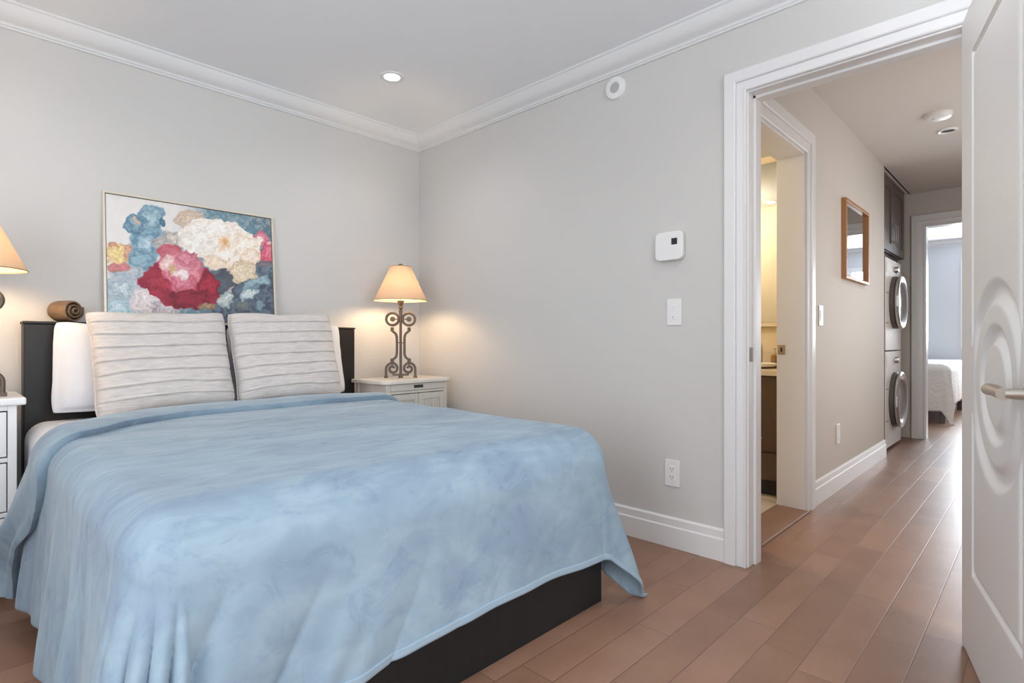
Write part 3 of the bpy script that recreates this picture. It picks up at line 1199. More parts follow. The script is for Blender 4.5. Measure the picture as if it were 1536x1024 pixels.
PG = 'white sleeping pillows against the headboard'
CG = 'knit cushions leaning on the pillows'
pillow('pillow', 'white flanged pillow at the left end of the headboard behind the knit cushion', 'pillow', (0.655, 2.955, 0.634), 0.15, 0.0, 0.045, 0.68, 0.392, 0.105, M['sheet'], PG, flange=0.07, seed=3, pinch=0.03)
pillow('pillow', 'white pillow at the right end of the headboard behind the knit cushion', 'pillow', (1.345, 2.955, 0.634), 0.15, 0.0, -0.04, 0.64, 0.41, 0.095, M['sheet'], PG, flange=0.0, seed=5, pinch=0.04)
pillow('cushion', 'oatmeal pintucked knit cushion on the left, below the painting', 'cushion', (0.718, 2.785, 0.636), 0.26, 0.02, -0.035, 0.550, 0.465, 0.140, M['knit'], CG, seams=8, seed=2, res=110, pinch=0.055, cord=M['knit'])
pillow('cushion', 'oatmeal pintucked knit cushion on the right, nearest the lit lamp', 'cushion', (1.266, 2.782, 0.646), 0.26, -0.02, -0.035, 0.545, 0.470, 0.140, M['knit'], CG, seams=8, seed=6, res=110, pinch=0.055, cord=M['knit'])

# ------------------------------------------------------------------ nightstands


def nightstand_white(loc):
    t = thing('nightstand', 'white three-drawer nightstand left of the bed', 'nightstand', loc, (0, 0, 0), 'bedside nightstands')
    W2, D2 = 0.235, 0.17
    MB().box(-W2 - 0.025, W2 + 0.025, -D2 - 0.025, D2 + 0.015, 0.712, 0.740).build('top', M['white_ns'], t, bevel=0.006)
    c = MB().box(-W2, -W2 + 0.026, -D2, D2, 0, 0.712).box(W2 - 0.026, W2, -D2, D2, 0, 0.712).box(-W2 + 0.026, W2 - 0.026, D2 - 0.015, D2, 0.06, 0.712)
    c.box(-W2 + 0.026, W2 - 0.026, -D2, D2 - 0.015, 0.692, 0.712).box(-W2 + 0.026, W2 - 0.026, -D2, D2 - 0.015, 0.06, 0.10)
    c.box(-W2 + 0.026, W2 - 0.026, -D2 + 0.004, -D2 + 0.03, 0.296, 0.312).box(-W2 + 0.026, W2 - 0.026, -D2 + 0.004, -D2 + 0.03, 0.500, 0.516)
    c.build('body', M['white_ns'], t, bevel=0.002)
    for z0, z1 in ((0.519, 0.689), (0.315, 0.497), (0.103, 0.293)):
        d = MB().box(-W2 + 0.029, W2 - 0.029, -D2 + 0.003, -D2 + 0.022, z0 + 0.002, z1 - 0.002).build('drawer', M['white_ns'], t, bevel=0.002)
        MB().lathe([(0.0, -0.0), (0.006, -0.001), (0.006, -0.012), (0.014, -0.018), (0.012, -0.025), (0.0, -0.027)], (0, -D2 + 0.003, (z0 + z1) / 2), 16, 'y').build('knob', M['nickel'], d, smooth=True)
    return t


nightstand_white((-0.028, 2.955, 0))


def nightstand_cream(loc, rz):
    t = thing('nightstand', 'antique white beadboard nightstand in the corner right of the bed', 'nightstand', loc, (0, 0, rz), 'bedside nightstands')
    W2, D2 = 0.235, 0.155
    # top with rounded front corners
    poly = []
    r = 0.05
    for cx, cy, a0 in ((W2 + 0.025 - r, -D2 - 0.025 + r, -90), (W2 + 0.025 - 0.004, D2 + 0.01 - 0.004, 0), (-W2 - 0.025 + 0.004, D2 + 0.01 - 0.004, 90), (-W2 - 0.025 + r, -D2 - 0.025 + r, 180)):
        rr = r if cy < 0 else 0.004
        for k in range(7):
            a = math.radians(a0 + 15 * k)
            poly.append((cx + rr * math.cos(a), cy + rr * math.sin(a)))
    MB().prism(poly, 0.700, 0.722).build('top', M['cream_top'], t, bevel=0.005)
    c = MB()
    for sx in (-1, 1):
        c.box(sx * W2 - (0.03 if sx > 0 else 0), sx * W2 + (0.03 if sx < 0 else 0), -D2, -D2 + 0.03, 0, 0.70)
        c.box(sx * W2 - (0.03 if sx > 0 else 0), sx * W2 + (0.03 if sx < 0 else 0), D2 - 0.03, D2, 0, 0.70)
        c.box(sx * W2 - (0.016 if sx > 0 else -0.006), sx * W2 + (0.016 if sx < 0 else -0.006), -D2 + 0.03, D2 - 0.03, 0.08, 0.70)
    c.box(-W2 + 0.03, W2 - 0.03, D2 - 0.014, D2 - 0.004, 0.08, 0.70)
    c.box(-W2 + 0.03, W2 - 0.03, -D2 + 0.004, D2 - 0.014, 0.08, 0.10)
    c.box(-W2 + 0.03, W2 - 0.03, -D2 + 0.002, -D2 + 0.022, 0.640, 0.655)
    c.build('body', M['cream_ns'], t, bevel=0.002)
    d = MB().box(-W2 + 0.032, W2 - 0.032, -D2 - 0.002, -D2 + 0.018, 0.657, 0.697).build('drawer', M['cream_ns'], t, bevel=0.002)
    p = MB().box(-0.035, 0.035, -D2 - 0.0055, -D2 - 0.002, 0.670, 0.688).build('pull', M['slot'], d, bevel=0.002)
    for sx in (-1, 1):
        x0, x1 = (-W2 + 0.032, -0.002) if sx < 0 else (0.002, W2 - 0.032)
        f = MB()
        for a, b, z0, z1 in ((x0, x0 + 0.03, 0.104, 0.636), (x1 - 0.03, x1, 0.104, 0.636), (x0 + 0.03, x1 - 0.03, 0.104, 0.14), (x0 + 0.03, x1 - 0.03, 0.60, 0.636)):
            f.box(a, b, -D2 - 0.002, -D2 + 0.018, z0, z1)
        dd = f.build('door', M['cream_ns'], t, bevel=0.0015)
        g = MB()
        k = 0
        bw = (x1 - x0 - 0.06) / 7
        for k in range(7):
            g.box(x0 + 0.03 + bw * k + 0.0012, x0 + 0.03 + bw * (k + 1) - 0.0012, -D2 + 0.004, -D2 + 0.012, 0.14, 0.60)
        g.box(x0 + 0.03, x1 - 0.03, -D2 + 0.009, -D2 + 0.013, 0.14, 0.60)
        g.build('beadboard_panel', M['cream_ns'], dd, bevel=0.001)
        MB().lathe([(0.0, 0.0), (0.005, -0.001), (0.005, -0.010), (0.011, -0.015), (0.009, -0.021), (0.0, -0.022)], (-sx * -0.018, -D2 - 0.002, 0.42), 14, 'y').build('knob', M['iron'], dd, smooth=True)
    return t


nightstand_cream((2.020, 2.905, 0), math.radians(3.0))

# ------------------------------------------------------------------ lamps


def lamp(label, loc, rz):
    t = thing('table_lamp', label, 'lamp', loc, (0, 0, rz), 'scrolled iron bedside lamps')
    k = 0.000774
    zz = lambda y: (975 - y) * k
    # post
    post = MB().tube([(0, 0, 0.0), (0, 0, zz(470))], 0.0085, 8)
    autosmooth(post.build('post', M['iron'], t))
    nk = MB().lathe([(0.0, zz(470)), (0.011, zz(470)), (0.009, zz(455)), (0.013, zz(440)), (0.009, zz(425)), (0.011, zz(415)), (0.015, zz(405)), (0.011, zz(398)), (0.013, zz(385)), (0.020, zz(365)), (0.022, zz(350)), (0.0, zz(348))], n=18)
    autosmooth(nk.build('socket', M['iron'], t), 40)
    for sx in (-1, 1):
        a = MB()
        # upper ring with a boss
        c = (sx * 0.050, zz(500))
        a.tube([(c[0] + 0.0385 * math.cos(q), 0, c[1] + 0.0385 * math.sin(q)) for q in [2 * PI * i / 28 for i in range(28)]], 0, 8, closed=True, flat=(0.0075, 0.013))
        o1 = a.build('scroll_ring', M['iron'], t)
        autosmooth(o1)
        autosmooth(MB().lathe([(0.0, -0.012), (0.013, -0.010), (0.016, -0.003), (0.016, 0.003), (0.013, 0.010), (0.0, 0.012)], (c[0], 0, c[1]), 16, 'y').build('boss', M['iron'], o1))
        MB().box(min(c[0], sx * 0.006), max(c[0], sx * 0.006), -0.003, 0.003, c[1] - 0.003, c[1] + 0.003).build('pin', M['iron'], o1)
        # long S bracket
        P = [(-67, 568), (-67, 590), (-58, 603), (-46, 611), (-36, 624), (-31, 645), (-30, 690), (-30, 740), (-31, 780), (-36, 800), (-46, 815), (-58, 822), (-68, 830), (-70, 852), (-62, 868)]
        s = MB().tube([(sx * -1 * p * k, 0, zz(y)) for p, y in P], 0, 8, flat=(0.0075, 0.013))
        s.box(sx * 0.052 - 0.010, sx * 0.052 + 0.010, -0.011, 0.011, zz(600), zz(566))
        s.box(sx * 0.052 - 0.011, sx * 0.052 + 0.011, -0.011, 0.011, zz(860), zz(818))
        s.box(min(0, sx * 0.024), max(0, sx * 0.024), -0.003, 0.003, zz(694), zz(686))
        br = s.build('bracket', M['iron'], t)
        autosmooth(br)
        # foot scroll: spiral then a stalk down to the table
        sp_ = []
        cx, cz = sx * 0.050, zz(900)
        for i in range(46):
            q = i / 45
            r = 0.009 + 0.031 * q
            an = (1 - q) * 2 * PI * 1.45
            sp_.append((cx + sx * r * math.cos(an), 0, cz + r * math.sin(an)))
        sp_ += [(cx + sx * 0.040, 0, cz - 0.02), (cx + sx * 0.040, 0, 0.006)]
        f = MB().tube(sp_, 0, 8, flat=(0.0072, 0.013))
        f.box(cx + sx * 0.040 - 0.011, cx + sx * 0.040 + 0.011, -0.012, 0.012, 0.0, 0.014)
        f.box(min(0, cx), max(0, cx), -0.004, 0.004, 0.014, 0.026)
        autosmooth(f.build('foot_scroll', M['iron'], t))
    autosmooth(MB().lathe([(0.0, 0.0), (0.014, 0.0), (0.014, 0.008), (0.010, 0.02), (0.0, 0.02)], n=14).build('foot', M['iron'], t))
    # shade
    zb, zt = zz(350), zz(76)
    vs = MB().lathe([(0.163, zb), (0.063, zt)], n=56, cap=False)
    sh = vs.build('shade', M['shade'], t, smooth=True, fixn=False)
    for r, z in ((0.163, zb), (0.063, zt)):
        MB().tube([(r * math.cos(2 * PI * i / 56), r * math.sin(2 * PI * i / 56), z) for i in range(56)], 0.0022, 6, closed=True).build('shade_rim', M['iron_trim'], sh, smooth=True)
    harp = MB()
    for i in range(3):
        q = 2 * PI * i / 3
        harp.tube([(0, 0, zt + 0.001), (0.062 * math.cos(q), 0.062 * math.sin(q), zt)], 0.0015, 6)
    harp.tube([(0, 0, zb), (0, 0, zt + 0.004)], 0.003, 6)
    harp.build('spider', M['iron'], sh)
    autosmooth(MB().lathe([(0.0, zt), (0.006, zt), (0.008, zt + 0.004), (0.017, zt + 0.007), (0.015, zt + 0.013), (0.007, zt + 0.018), (0.0, zt + 0.019)], n=18).build('finial', M['iron'], t), 50)
    bz = zb + 0.065
    MB().lathe([(0.0, bz - 0.04), (0.012, bz - 0.038), (0.013, bz - 0.015), (0.026, bz + 0.012), (0.027, bz + 0.028), (0.018, bz + 0.045), (0.0, bz + 0.05)], n=18).build('bulb', M['bulb'], t, smooth=True)
    return t


M['iron_trim'] = simple('shade_edge_braid', (0.30, 0.22, 0.14), 0.8)
lamp('scrolled iron lamp with tan shade on the right nightstand in the corner', (2.015, 2.915, 0.722), math.radians(-38))
lamp('scrolled iron lamp with tan shade on the left nightstand, cut by the photo edge', (0.085, 2.895, 0.740), math.radians(-10))

# ------------------------------------------------------------------ painting
PX0, PX1, PZ0, PZ1 = 0.0, 0.795, 0.0, 0.625
tiltp = math.radians(4.8)
art = thing('painting', 'large framed floral painting leaning on the wall above the headboard', 'painting', (0.535, 3.128, 1.037), (-tiltp, 0, 0))
fw_ = 0.010
MB().box(PX0, PX1, 0.0, 0.03, PZ0, PZ0 + fw_).box(PX0, PX1, 0, 0.03, PZ1 - fw_, PZ1).box(PX0, PX0 + fw_, 0, 0.03, PZ0 + fw_, PZ1 - fw_).box(PX1 - fw_, PX1, 0, 0.03, PZ0 + fw_, PZ1 - fw_).build('frame', M['frame'], art, bevel=0.0012)
MB().box(PX0 + fw_, PX1 - fw_, 0.012, 0.028, PZ0 + fw_, PZ1 - fw_).build('backing', M['slot'], art)


def painting_canvas():
    GW, GH = 380, 300
    a = np.linspace(0, 1, GW)
    b = np.linspace(0, 1, GH)
    A, B = np.meshgrid(a, b, indexing='ij')
    # work in the coordinates the picture was studied in (perspective of the four corners removed)
    TL, TR, BL, BR = (np.array(q, float) for q in ((82, 88), (1228, 250), (107, 985), (1252, 1010)))
    h0 = np.linalg.norm(BL - TL)
    h1 = np.linalg.norm(BR - TR)
    Ap = A * h1 ** -1 * 0 + A * h0 / (A * h0 + (1 - A) * h1) if False else A / (A + (1 - A) * (h1 / h0) ** 1.0)
    Ap = A / (A + (1 - A) * (h1 / h0))
    XX = (TL[0] * (1 - Ap) + TR[0] * Ap) * (1 - B) + (BL[0] * (1 - Ap) + BR[0] * Ap) * B
    YY = (TL[1] * (1 - Ap) + TR[1] * Ap) * (1 - B) + (BL[1] * (1 - Ap) + BR[1] * Ap) * B
    wx = (fbm(XX / 45, YY / 45, 5) - 0.5) * 62
    wy = (fbm(XX / 45 + 50, YY / 45 + 20, 5) - 0.5) * 62
    X, Y = XX + wx, YY + wy
    f1 = fbm(XX / 55 + 5, YY / 55 + 9, 5)
    f2 = fbm(X / 18 + 7, Y / 18 + 3, 4)
    f3 = fbm(X / 26 + YY / 60, Y / 9 + X / 40, 4) * 0.6 + fbm(XX / 6 + 3, YY / 6, 2) * 0.4
    C = np.zeros(A.shape + (3,))

    def rgb(h):
        return np.array([int(h[i:i + 2], 16) / 255 for i in (0, 2, 4)])

    def mixc(c1, c2, t):
        return c1[None, None] * (1 - t[..., None]) + c2[None, None] * t[..., None]

    def lay(mask, col):
        nonlocal C
        C = C * (1 - mask[..., None]) + col * mask[..., None]

    def blob(cx, cy, rx, ry, rot, cols, lobes=0, amp=0.12, soft=0.10, swirl=5.0, ph=0.0, rough=0.35):
        """a flower or leaf mass: cols = inner, middle, outer, dark line"""
        c, s = math.cos(rot), math.sin(rot)
        dx_, dy_ = X - cx, Y - cy
        u_, v_ = (dx_ * c + dy_ * s) / rx, (-dx_ * s + dy_ * c) / ry
        r = np.hypot(u_, v_)
        th = np.arctan2(v_, u_)
        e = r + amp * np.cos(lobes * th + ph) * 0.5 + (f1 - 0.5) * rough
        mask = 1 - sstep(1 - soft, 1.0, e)
        i_, m_, o_, d_ = (rgb(q) for q in cols)
        t1 = sstep(0.0, 0.55, e)
        t2 = sstep(0.5, 1.0, e)
        col = mixc(i_, m_, t1) * (1 - t2[..., None]) + o_[None, None] * t2[..., None]
        # petals: dark rims and light lips following curved shells
        pet = np.sin(e * swirl * 2.2 + 1.3 * np.sin(th * max(lobes, 3) + ph + e * 3) + (f2 - 0.5) * 4.0 + (f3 - 0.5) * 5.0)
        dk = sstep(0.3, 1.0, pet) * 0.30
        lt = sstep(0.2, 1.0, -pet) * 0.30
        col = col * (1 - dk[..., None]) + d_[None, None] * dk[..., None]
        col = col * (1 - lt[..., None]) + np.minimum(1, i_[None, None] * 1.08) * lt[..., None]
        col = col * (0.84 + 0.32 * f3[..., None])
        lay(mask, np.clip(col, 0, 1))

    # ground: pale upper left, slate blue upper right, stormy lower
    base = mixc(rgb('d8d6d3'), rgb('e2e0dd'), f1)
    lay(np.ones_like(A), base)
    t = sstep(560, 820, X + 0.25 * (Y - 250) + 120 * (f1 - 0.5))
    lay(t, mixc(rgb('4f7f94'), rgb('7c99a6'), sstep(0.35, 0.7, f2)))
    t = sstep(1020, 1240, X + (f1 - 0.5) * 120) * (1 - sstep(430, 560, Y))
    lay(t * 0.8, mixc(rgb('486a80'), rgb('8b9296'), sstep(0.4, 0.7, f2)))
    t = sstep(560, 720, Y - 0.12 * X + 140 * (f1 - 0.5)) * (1 - sstep(380, 560, X))
    lay(t, mixc(rgb('8ba7b5'), rgb('cdced2'), sstep(0.35, 0.62, f2)))
    t = sstep(560, 690, Y + 120 * (f1 - 0.5)) * sstep(700, 860, X)
    lay(t, mixc(rgb('38465a'), rgb('546a80'), sstep(0.35, 0.7, f2)))
    t = np.exp(-(((X - 240) / 130) ** 2 + ((Y - 810) / 80) ** 2))
    lay(np.clip(t * 1.2, 0, 1) * sstep(0.4, 0.55, f2), mixc(rgb('7a98aa'), rgb('a9c0c9'), f1))
    # left blue stems
    blob(370, 440, 130, 140, 0.3, ('9fbccb', '5f93ad', '4c7f9b', '355a78'), 3, 0.2, 0.25, 7)
    blob(330, 555, 130, 95, 0.5, ('8fb3c4', '5b8fa9', '6f97ab', '3e6683'), 4, 0.2, 0.3, 7)
    blob(250, 650, 160, 80, 0.3, ('b9bec6', '93a9b8', 'a3aab4', '6b7d93'), 4, 0.2, 0.45, 8)
    blob(190, 760, 120, 80, 0.2, ('c9d2d8', '8ea8b8', '93a3b2', '6f8496'), 4, 0.2, 0.4, 8)
    blob(180, 890, 130, 70, 0.2, ('bcd2dc', '8db3c4', '9db9c6', '6a93a8'), 4, 0.2, 0.4, 8)
    # blue peony
    blob(395, 250, 100, 105, 0.3, ('a9c6cf', '7aa6b8', '4f84a0', '2f5a7c'), 3, 0.15, 0.15, 6)
    blob(285, 300, 75, 85, 0.6, ('8fb0bf', '5689a4', '3c6f92', '2c5272'), 3, 0.15, 0.10, 6)
    blob(300, 275, 26, 40, -0.4, ('dcc2ae', 'c9a890', '8aa0a8', '6b7f8c'), 0, 0.1, 0.3, 4)
    blob(478, 290, 34, 42, 0, ('4d7d9e', '3a6689', '345c7f', '254566'), 0, 0.1, 0.15, 5)
    blob(365, 445, 52, 62, 0.5, ('c5d7df', '9cbccb', '6f9db4', '4a7692'), 0, 0.1, 0.12, 6)
    blob(470, 430, 55, 70, 0.2, ('c9c7c4', 'a8a5a3', '8f9499', '7c7672'), 3, 0.2, 0.3, 6)
    blob(540, 395, 70, 60, 0.4, ('dcd3ca', 'b9b0a8', '8f8d8c', '6f6862'), 3, 0.2, 0.35, 7)
    # yellow bud
    blob(165, 515, 92, 82, 0.1, ('efd98f', 'e6cf8e', 'd8b188', 'b98560'), 3, 0.1, 0.08, 5)
    blob(125, 450, 38, 28, 0.1, ('d8a98e', 'c98d6e', 'c08a70', '99603f'), 0, 0.1, 0.2, 4)
    blob(236, 490, 26, 60, 0.2, ('dfb39a', 'd39c84', 'c88d78', 'a3654c'), 0, 0.1, 0.2, 4)
    blob(175, 612, 82, 36, 0.05, ('d98f8f', 'c9707a', 'b98878', '8a5a50'), 0, 0.1, 0.15, 4)
    # pale flower low
    blob(390, 850, 170, 105, 0.35, ('e0d8d8', 'd6cccd', 'c9c2c6', '9d949c'), 4, 0.15, 0.25, 8)
    blob(500, 905, 130, 50, 0.2, ('d8d0d4', 'b9b0b6', 'a39aa4', '6d6470'), 4, 0.2, 0.3, 9)
    # tan peony behind
    blob(665, 265, 110, 75, -0.2, ('dcc9b4', 'cdb7a1', 'c4b3a2', 'a38a72'), 5, 0.15, 0.2, 8)
    # slate behind flowers
    blob(900, 720, 130, 150, 0.2, ('4f5a66', '3f4a5a', '47525f', '2c3544'), 3, 0.15, 0.3, 5)
    # pink right
    blob(1150, 390, 62, 52, 0.2, ('e39bab', 'd97f95', 'c9677f', 'a3405c'), 3, 0.15, 0.12, 5)
    blob(1210, 500, 62, 90, 0.1, ('e68a9a', 'd85f78', 'c23f5c', '8f2038'), 4, 0.15, 0.12, 7)
    blob(1215, 425, 34, 26, 0, ('f0cfd0', 'e2a4ac', 'd88896', 'b05a6a'), 0, 0.1, 0.2, 4)
    blob(1170, 585, 80, 30, -0.2, ('9a7f86', '6e6270', '54606f', '3a4656'), 0, 0.1, 0.3, 4)
    # white peony
    blob(880, 430, 290, 170, 0.22, ('f3e9df', 'efe6dd', 'ebe0d6', 'd9c3af'), 7, 0.12, 0.05, 5, 0.6, 0.25)
    blob(720, 410, 135, 130, 0.1, ('f1eae4', 'ebe3dc', 'e5dcd3', 'd3c3b5'), 5, 0.12, 0.08, 5)
    blob(840, 320, 95, 75, -0.2, ('f4eee8', 'eee6de', 'e8ddd3', 'd9c8b8'), 3, 0.12, 0.10, 4)
    blob(1050, 450, 110, 105, 0.3, ('f5ece2', 'efe2d5', 'ead9c8', 'dbb795'), 4, 0.12, 0.08, 5)
    blob(1080, 530, 85, 55, -0.3, ('f2e6da', 'ebd9c7', 'e4c9b0', 'cf9f78'), 3, 0.12, 0.10, 5)
    blob(860, 575, 120, 48, 0.15, ('ecd9c4', 'e6d3bf', 'dfc8b2', 'c7a281'), 4, 0.15, 0.15, 6)
    blob(895, 430, 62, 72, 0.2, ('dca266', 'e6be92', 'efdcc8', 'c98d52'), 5, 0.2, 0.95, 7)
    # cream flower low right of it
    blob(1030, 640, 105, 82, 0.1, ('e6d6bd', 'ddcbb0', 'cdb798', 'a88f6c'), 5, 0.15, 0.10, 8)
    # red peony
    blob(600, 730, 280, 165, 0.20, ('b83a4e', 'a82a3e', '98203a', '5f1024'), 5, 0.18, 0.05, 5, 1.0, 0.22)
    blob(790, 730, 90, 105, -0.2, ('b22c40', 'a3203a', '8a1a32', '5a0e20'), 3, 0.12, 0.08, 5)
    blob(660, 830, 160, 80, 0.1, ('9d2238', '8c1c32', '7a162a', '4d0c1c'), 4, 0.12, 0.15, 5)
    blob(530, 520, 95, 75, 0.3, ('c9707a', 'c4626f', 'b95566', '94384a'), 3, 0.12, 0.10, 5)
    blob(600, 610, 165, 120, 0.35, ('e3a4ae', 'd4808e', 'c9687a', 'a8405a'), 5, 0.16, 0.10, 7)
    blob(620, 715, 95, 70, 0.1, ('d98896', 'cd6c80', 'bd5068', '94304a'), 4, 0.12, 0.10, 6)
    blob(640, 545, 75, 60, 0.4, ('d890a0', 'cd7a8a', 'be6478', '9a3f58'), 3, 0.12, 0.12, 6)
    blob(510, 580, 46, 62, 0.5, ('ead4cc', 'dfb9b4', 'd393a0', 'b5707c'), 4, 0.2, 0.25, 7)
    blob(550, 628, 26, 40, -0.3, ('d7c06a', 'd0b27a', 'd39a98', 'a87a50'), 0, 0.2, 0.35, 5)
    blob(615, 655, 62, 36, 0.05, ('f0e4e2', 'ead6d6', 'deb5ba', 'c98a96'), 3, 0.15, 0.12, 4)
    # leaves
    blob(910, 840, 58, 80, 0.25, ('c3cbc6', 'a9b8b4', '879c9e', '5f7578'), 0, 0.1, 0.10, 4)
    blob(955, 765, 20, 45, 0.3, ('c8bfc0', 'a9a2a6', '84808a', '5f5c68'), 0, 0.1, 0.25, 4)
    blob(1090, 790, 95, 42, -0.38, ('c7d0cc', 'a9bfc2', '86a5b0', '5a7d8c'), 0, 0.1, 0.10, 4)
    blob(1130, 715, 120, 36, -0.42, ('9ab6c0', '7fa3b2', '5f8a9e', '3f687f'), 0, 0.1, 0.15, 4)
    blob(1150, 880, 40, 70, -0.7, ('7d98a6', '6b8a9c', '4f7188', '36546c'), 0, 0.1, 0.2, 4)
    blob(1040, 880, 70, 50, 0.3, ('6f7870', '5d6a6a', '4a5a64', '38444e'), 3, 0.15, 0.3, 5)
    blob(790, 890, 65, 32, 0.1, ('b99a72', 'a3855f', '7d6a54', '55483c'), 3, 0.15, 0.2, 6)
    C = np.clip(C, 0, 1)
    gr = C.mean(-1, keepdims=True)
    sat = np.where(C[..., 2:3] > C[..., 0:1], 0.70, 0.90)
    C = np.clip(gr + (C - gr) * sat + np.where(C[..., 2:3] > C[..., 0:1], 0.03, 0.0), 0, 1)
    lin = np.where(C <= 0.04045, C / 12.92, ((C + 0.055) / 1.055) ** 2.4)
    lin = np.clip(lin * 1.02, 0, 0.9)
    x = (PX0 + fw_ + 0.003) + (PX1 - PX0 - 2 * fw_ - 0.006) * A
    z = (PZ1 - fw_ - 0.003) - (PZ1 - PZ0 - 2 * fw_ - 0.006) * B
    V_ = np.stack([x, np.full_like(x, 0.008), z], -1)
    mb = MB().grid(V_)
    # sides of the stretched canvas
    x0, x1, z0, z1 = x.min(), x.max(), z.min(), z.max()
    nb = len(mb.v)
    mb.add([(x0, 0.008, z0), (x1, 0.008, z0), (x1, 0.008, z1), (x0, 0.008, z1), (x0, 0.012, z0), (x1, 0.012, z0), (x1, 0.012, z1), (x0, 0.012, z1)],
           [(0, 1, 5, 4), (1, 2, 6, 5), (2, 3, 7, 6), (3, 0, 4, 7), (4, 5, 6, 7)])
    ob = mb.build('canvas', M['paint'], art, fixn=False)
    ca = ob.data.color_attributes.new('paint', 'FLOAT_COLOR', 'POINT')
    arr = np.ones((len(mb.v), 4), dtype=np.float32)
    arr[:nb, :3] = lin.reshape(-1, 3)
    arr[nb:, :3] = 0.7
    ca.data.foreach_set('color', arr.ravel())
    return ob


painting_canvas()

# ------------------------------------------------------------------ rolled cloth on the headboard
roll = thing('rolled_scarf', 'bronze brown rolled cloth with a spiral end lying on the headboard', 'decoration', (0.390, 3.128, 1.0365), (0, 0, math.radians(-54)))
L2 = 0.046
ni, nj = 200, 30
I, J = np.meshgrid(np.linspace(0, 1, ni), np.linspace(0, 1, nj), indexing='ij')
rad_ = 0.006 + 0.045 * I
end = 1 - 0.28 * np.clip((0.30 - J) / 0.30, 0, 1) ** 2 - 0.06 * np.clip((J - 0.85) / 0.15, 0, 1) ** 2
rip = 1 + I * (0.030 * np.sin(2 * PI * 3.3 * I * 5 + 9 * J) * 0.6 + 0.05 * (fbm(I * 30, J * 5, 3) - 0.5))
rad_ = rad_ * end * rip
an_ = 2 * PI * 2.9 * I + 0.5 + 0.5 * J
xr_ = -L2 + 2 * L2 * J + 0.012 * (1 - I) * (J - 0.5) * 2
Vr_ = np.stack([xr_, rad_ * np.cos(an_), rad_ * np.sin(an_)], -1)
Vr_[..., 2] -= Vr_[..., 2].min() - 0.0035
ro = MB().grid(Vr_).build('roll', M['roll'], roll, smooth=True)
so = ro.modifiers.new('thickness', 'SOLIDIFY')
so.thickness = 0.0072
so.offset = 0.0

# ------------------------------------------------------------------ things on the bedroom wall and ceiling


def rrect(cx, cz, w_, h_, r, n=6):
    out = []
    for sx, sz, a0 in ((1, 1, 0), (-1, 1, 90), (-1, -1, 180), (1, -1, 270)):
        for k in range(n + 1):
            a = math.radians(a0 + 90 * k / n)
            out.append((cx + sx * (w_ / 2 - r) + r * math.cos(a), cz + sz * (h_ / 2 - r) + r * math.sin(a)))
    return out


th_ = thing('thermostat', 'white rounded thermostat with a small dark display on the wall', 'thermostat', (XR, 1.255, 1.389))
MB().prism(rrect(0, 0, 0.138, 0.132, 0.024), -0.032, -0.006, ax=0).build('body', M['plastic'], th_, bevel=0.006, seg=3)
MB().prism(rrect(0, 0, 0.118, 0.112, 0.02), -0.007, -0.0005, ax=0).build('back_plate', M['plastic'], th_)
MB().box(-0.0335, -0.0318, -0.044, -0.016, 0.004, 0.033).build('display', M['screen'], th_)

sw = thing('light_switch', 'white light switch plate on the bedroom wall below the thermostat', 'light switch', (XR, 1.240, 1.086))
MB().prism(rrect(0, 0, 0.073, 0.122, 0.005), -0.006, -0.0005, ax=0).build('plate', M['plastic'], sw, bevel=0.0015)
MB().prism(rrect(0, 0, 0.033, 0.068, 0.002), -0.0085, -0.006, ax=0).build('rocker', M['plastic'], sw, bevel=0.001)
MB().lathe([(0.0, -0.0096), (0.0022, -0.0094), (0.0022, -0.008)], (0, 0.004, -0.024), 10, 'x').build('indicator', M['slot'], sw)

ou = thing('outlet', 'white two-socket outlet plate above the stepped baseboard', 'outlet', (XR, 1.250, 0.341))
MB().prism(rrect(0, 0, 0.074, 0.122, 0.005), -0.006, -0.0005, ax=0).build('plate', M['plastic'], ou, bevel=0.0015)
for s in (-1, 1):
    so_ = MB().prism(rrect(0, s * 0.019, 0.032, 0.030, 0.006), -0.008, -0.006, ax=0).build('socket', M['plastic'], ou)
    MB().box(-0.0084, -0.0078, -0.008, -0.0062, s * 0.019 - 0.002, s * 0.019 + 0.008).box(-0.0084, -0.0078, 0.0062, 0.008, s * 0.019 - 0.002, s * 0.019 + 0.007).lathe([(0.0, -0.0084), (0.0022, -0.0084), (0.0022, -0.0078)], (0, 0, s * 0.019 - 0.008), 10, 'x').build('slot', M['slot'], so_)

al = thing('sounder', 'round white disc sounder with grey centre just under the crown moulding', 'alarm', (XR, 1.556, 2.218))
autosmooth(MB().lathe([(0.0, -0.0005), (0.056, -0.0005), (0.056, -0.012), (0.053, -0.017), (0.030, -0.020), (0.0285, -0.017), (0.0, -0.016)], n=44, axis='x').build('ring', M['plastic'], al))
autosmooth(MB().lathe([(0.0, -0.0155), (0.026, -0.0155), (0.026, -0.0185), (0.0, -0.0195)], n=32, axis='x').build('centre', M['plastic_grey'], al))


def potlight(label, x, y, z, lit=True, r=0.045):
    t = thing('recessed_light', label, 'ceiling light', (x, y, z), group='ceiling downlights')
    autosmooth(MB().lathe([(r * 0.78, -0.001), (r * 0.82, -0.004), (r * 1.15, -0.0055), (r * 1.24, -0.003), (r * 1.25, 0.0)], n=40, cap=False).build('trim_ring', M['plastic'], t))
    MB().lathe([(0.0, -0.002), (r * 0.79, -0.0015), (r * 0.79, 0.0)], n=40).build('lens', M['lens'] if lit else M['slot'], t)
    return t


potlight('lit round downlight in the bedroom ceiling', *POTS[0], ZC, r=0.052)
for (x, y), lb in zip(POTS[1:], ('lit round downlight above the left nightstand', 'lit round downlight over the doorway side of the bedroom', 'lit round downlight over the room end by the windows')):
    potlight(lb, x, y, ZC, r=0.052)

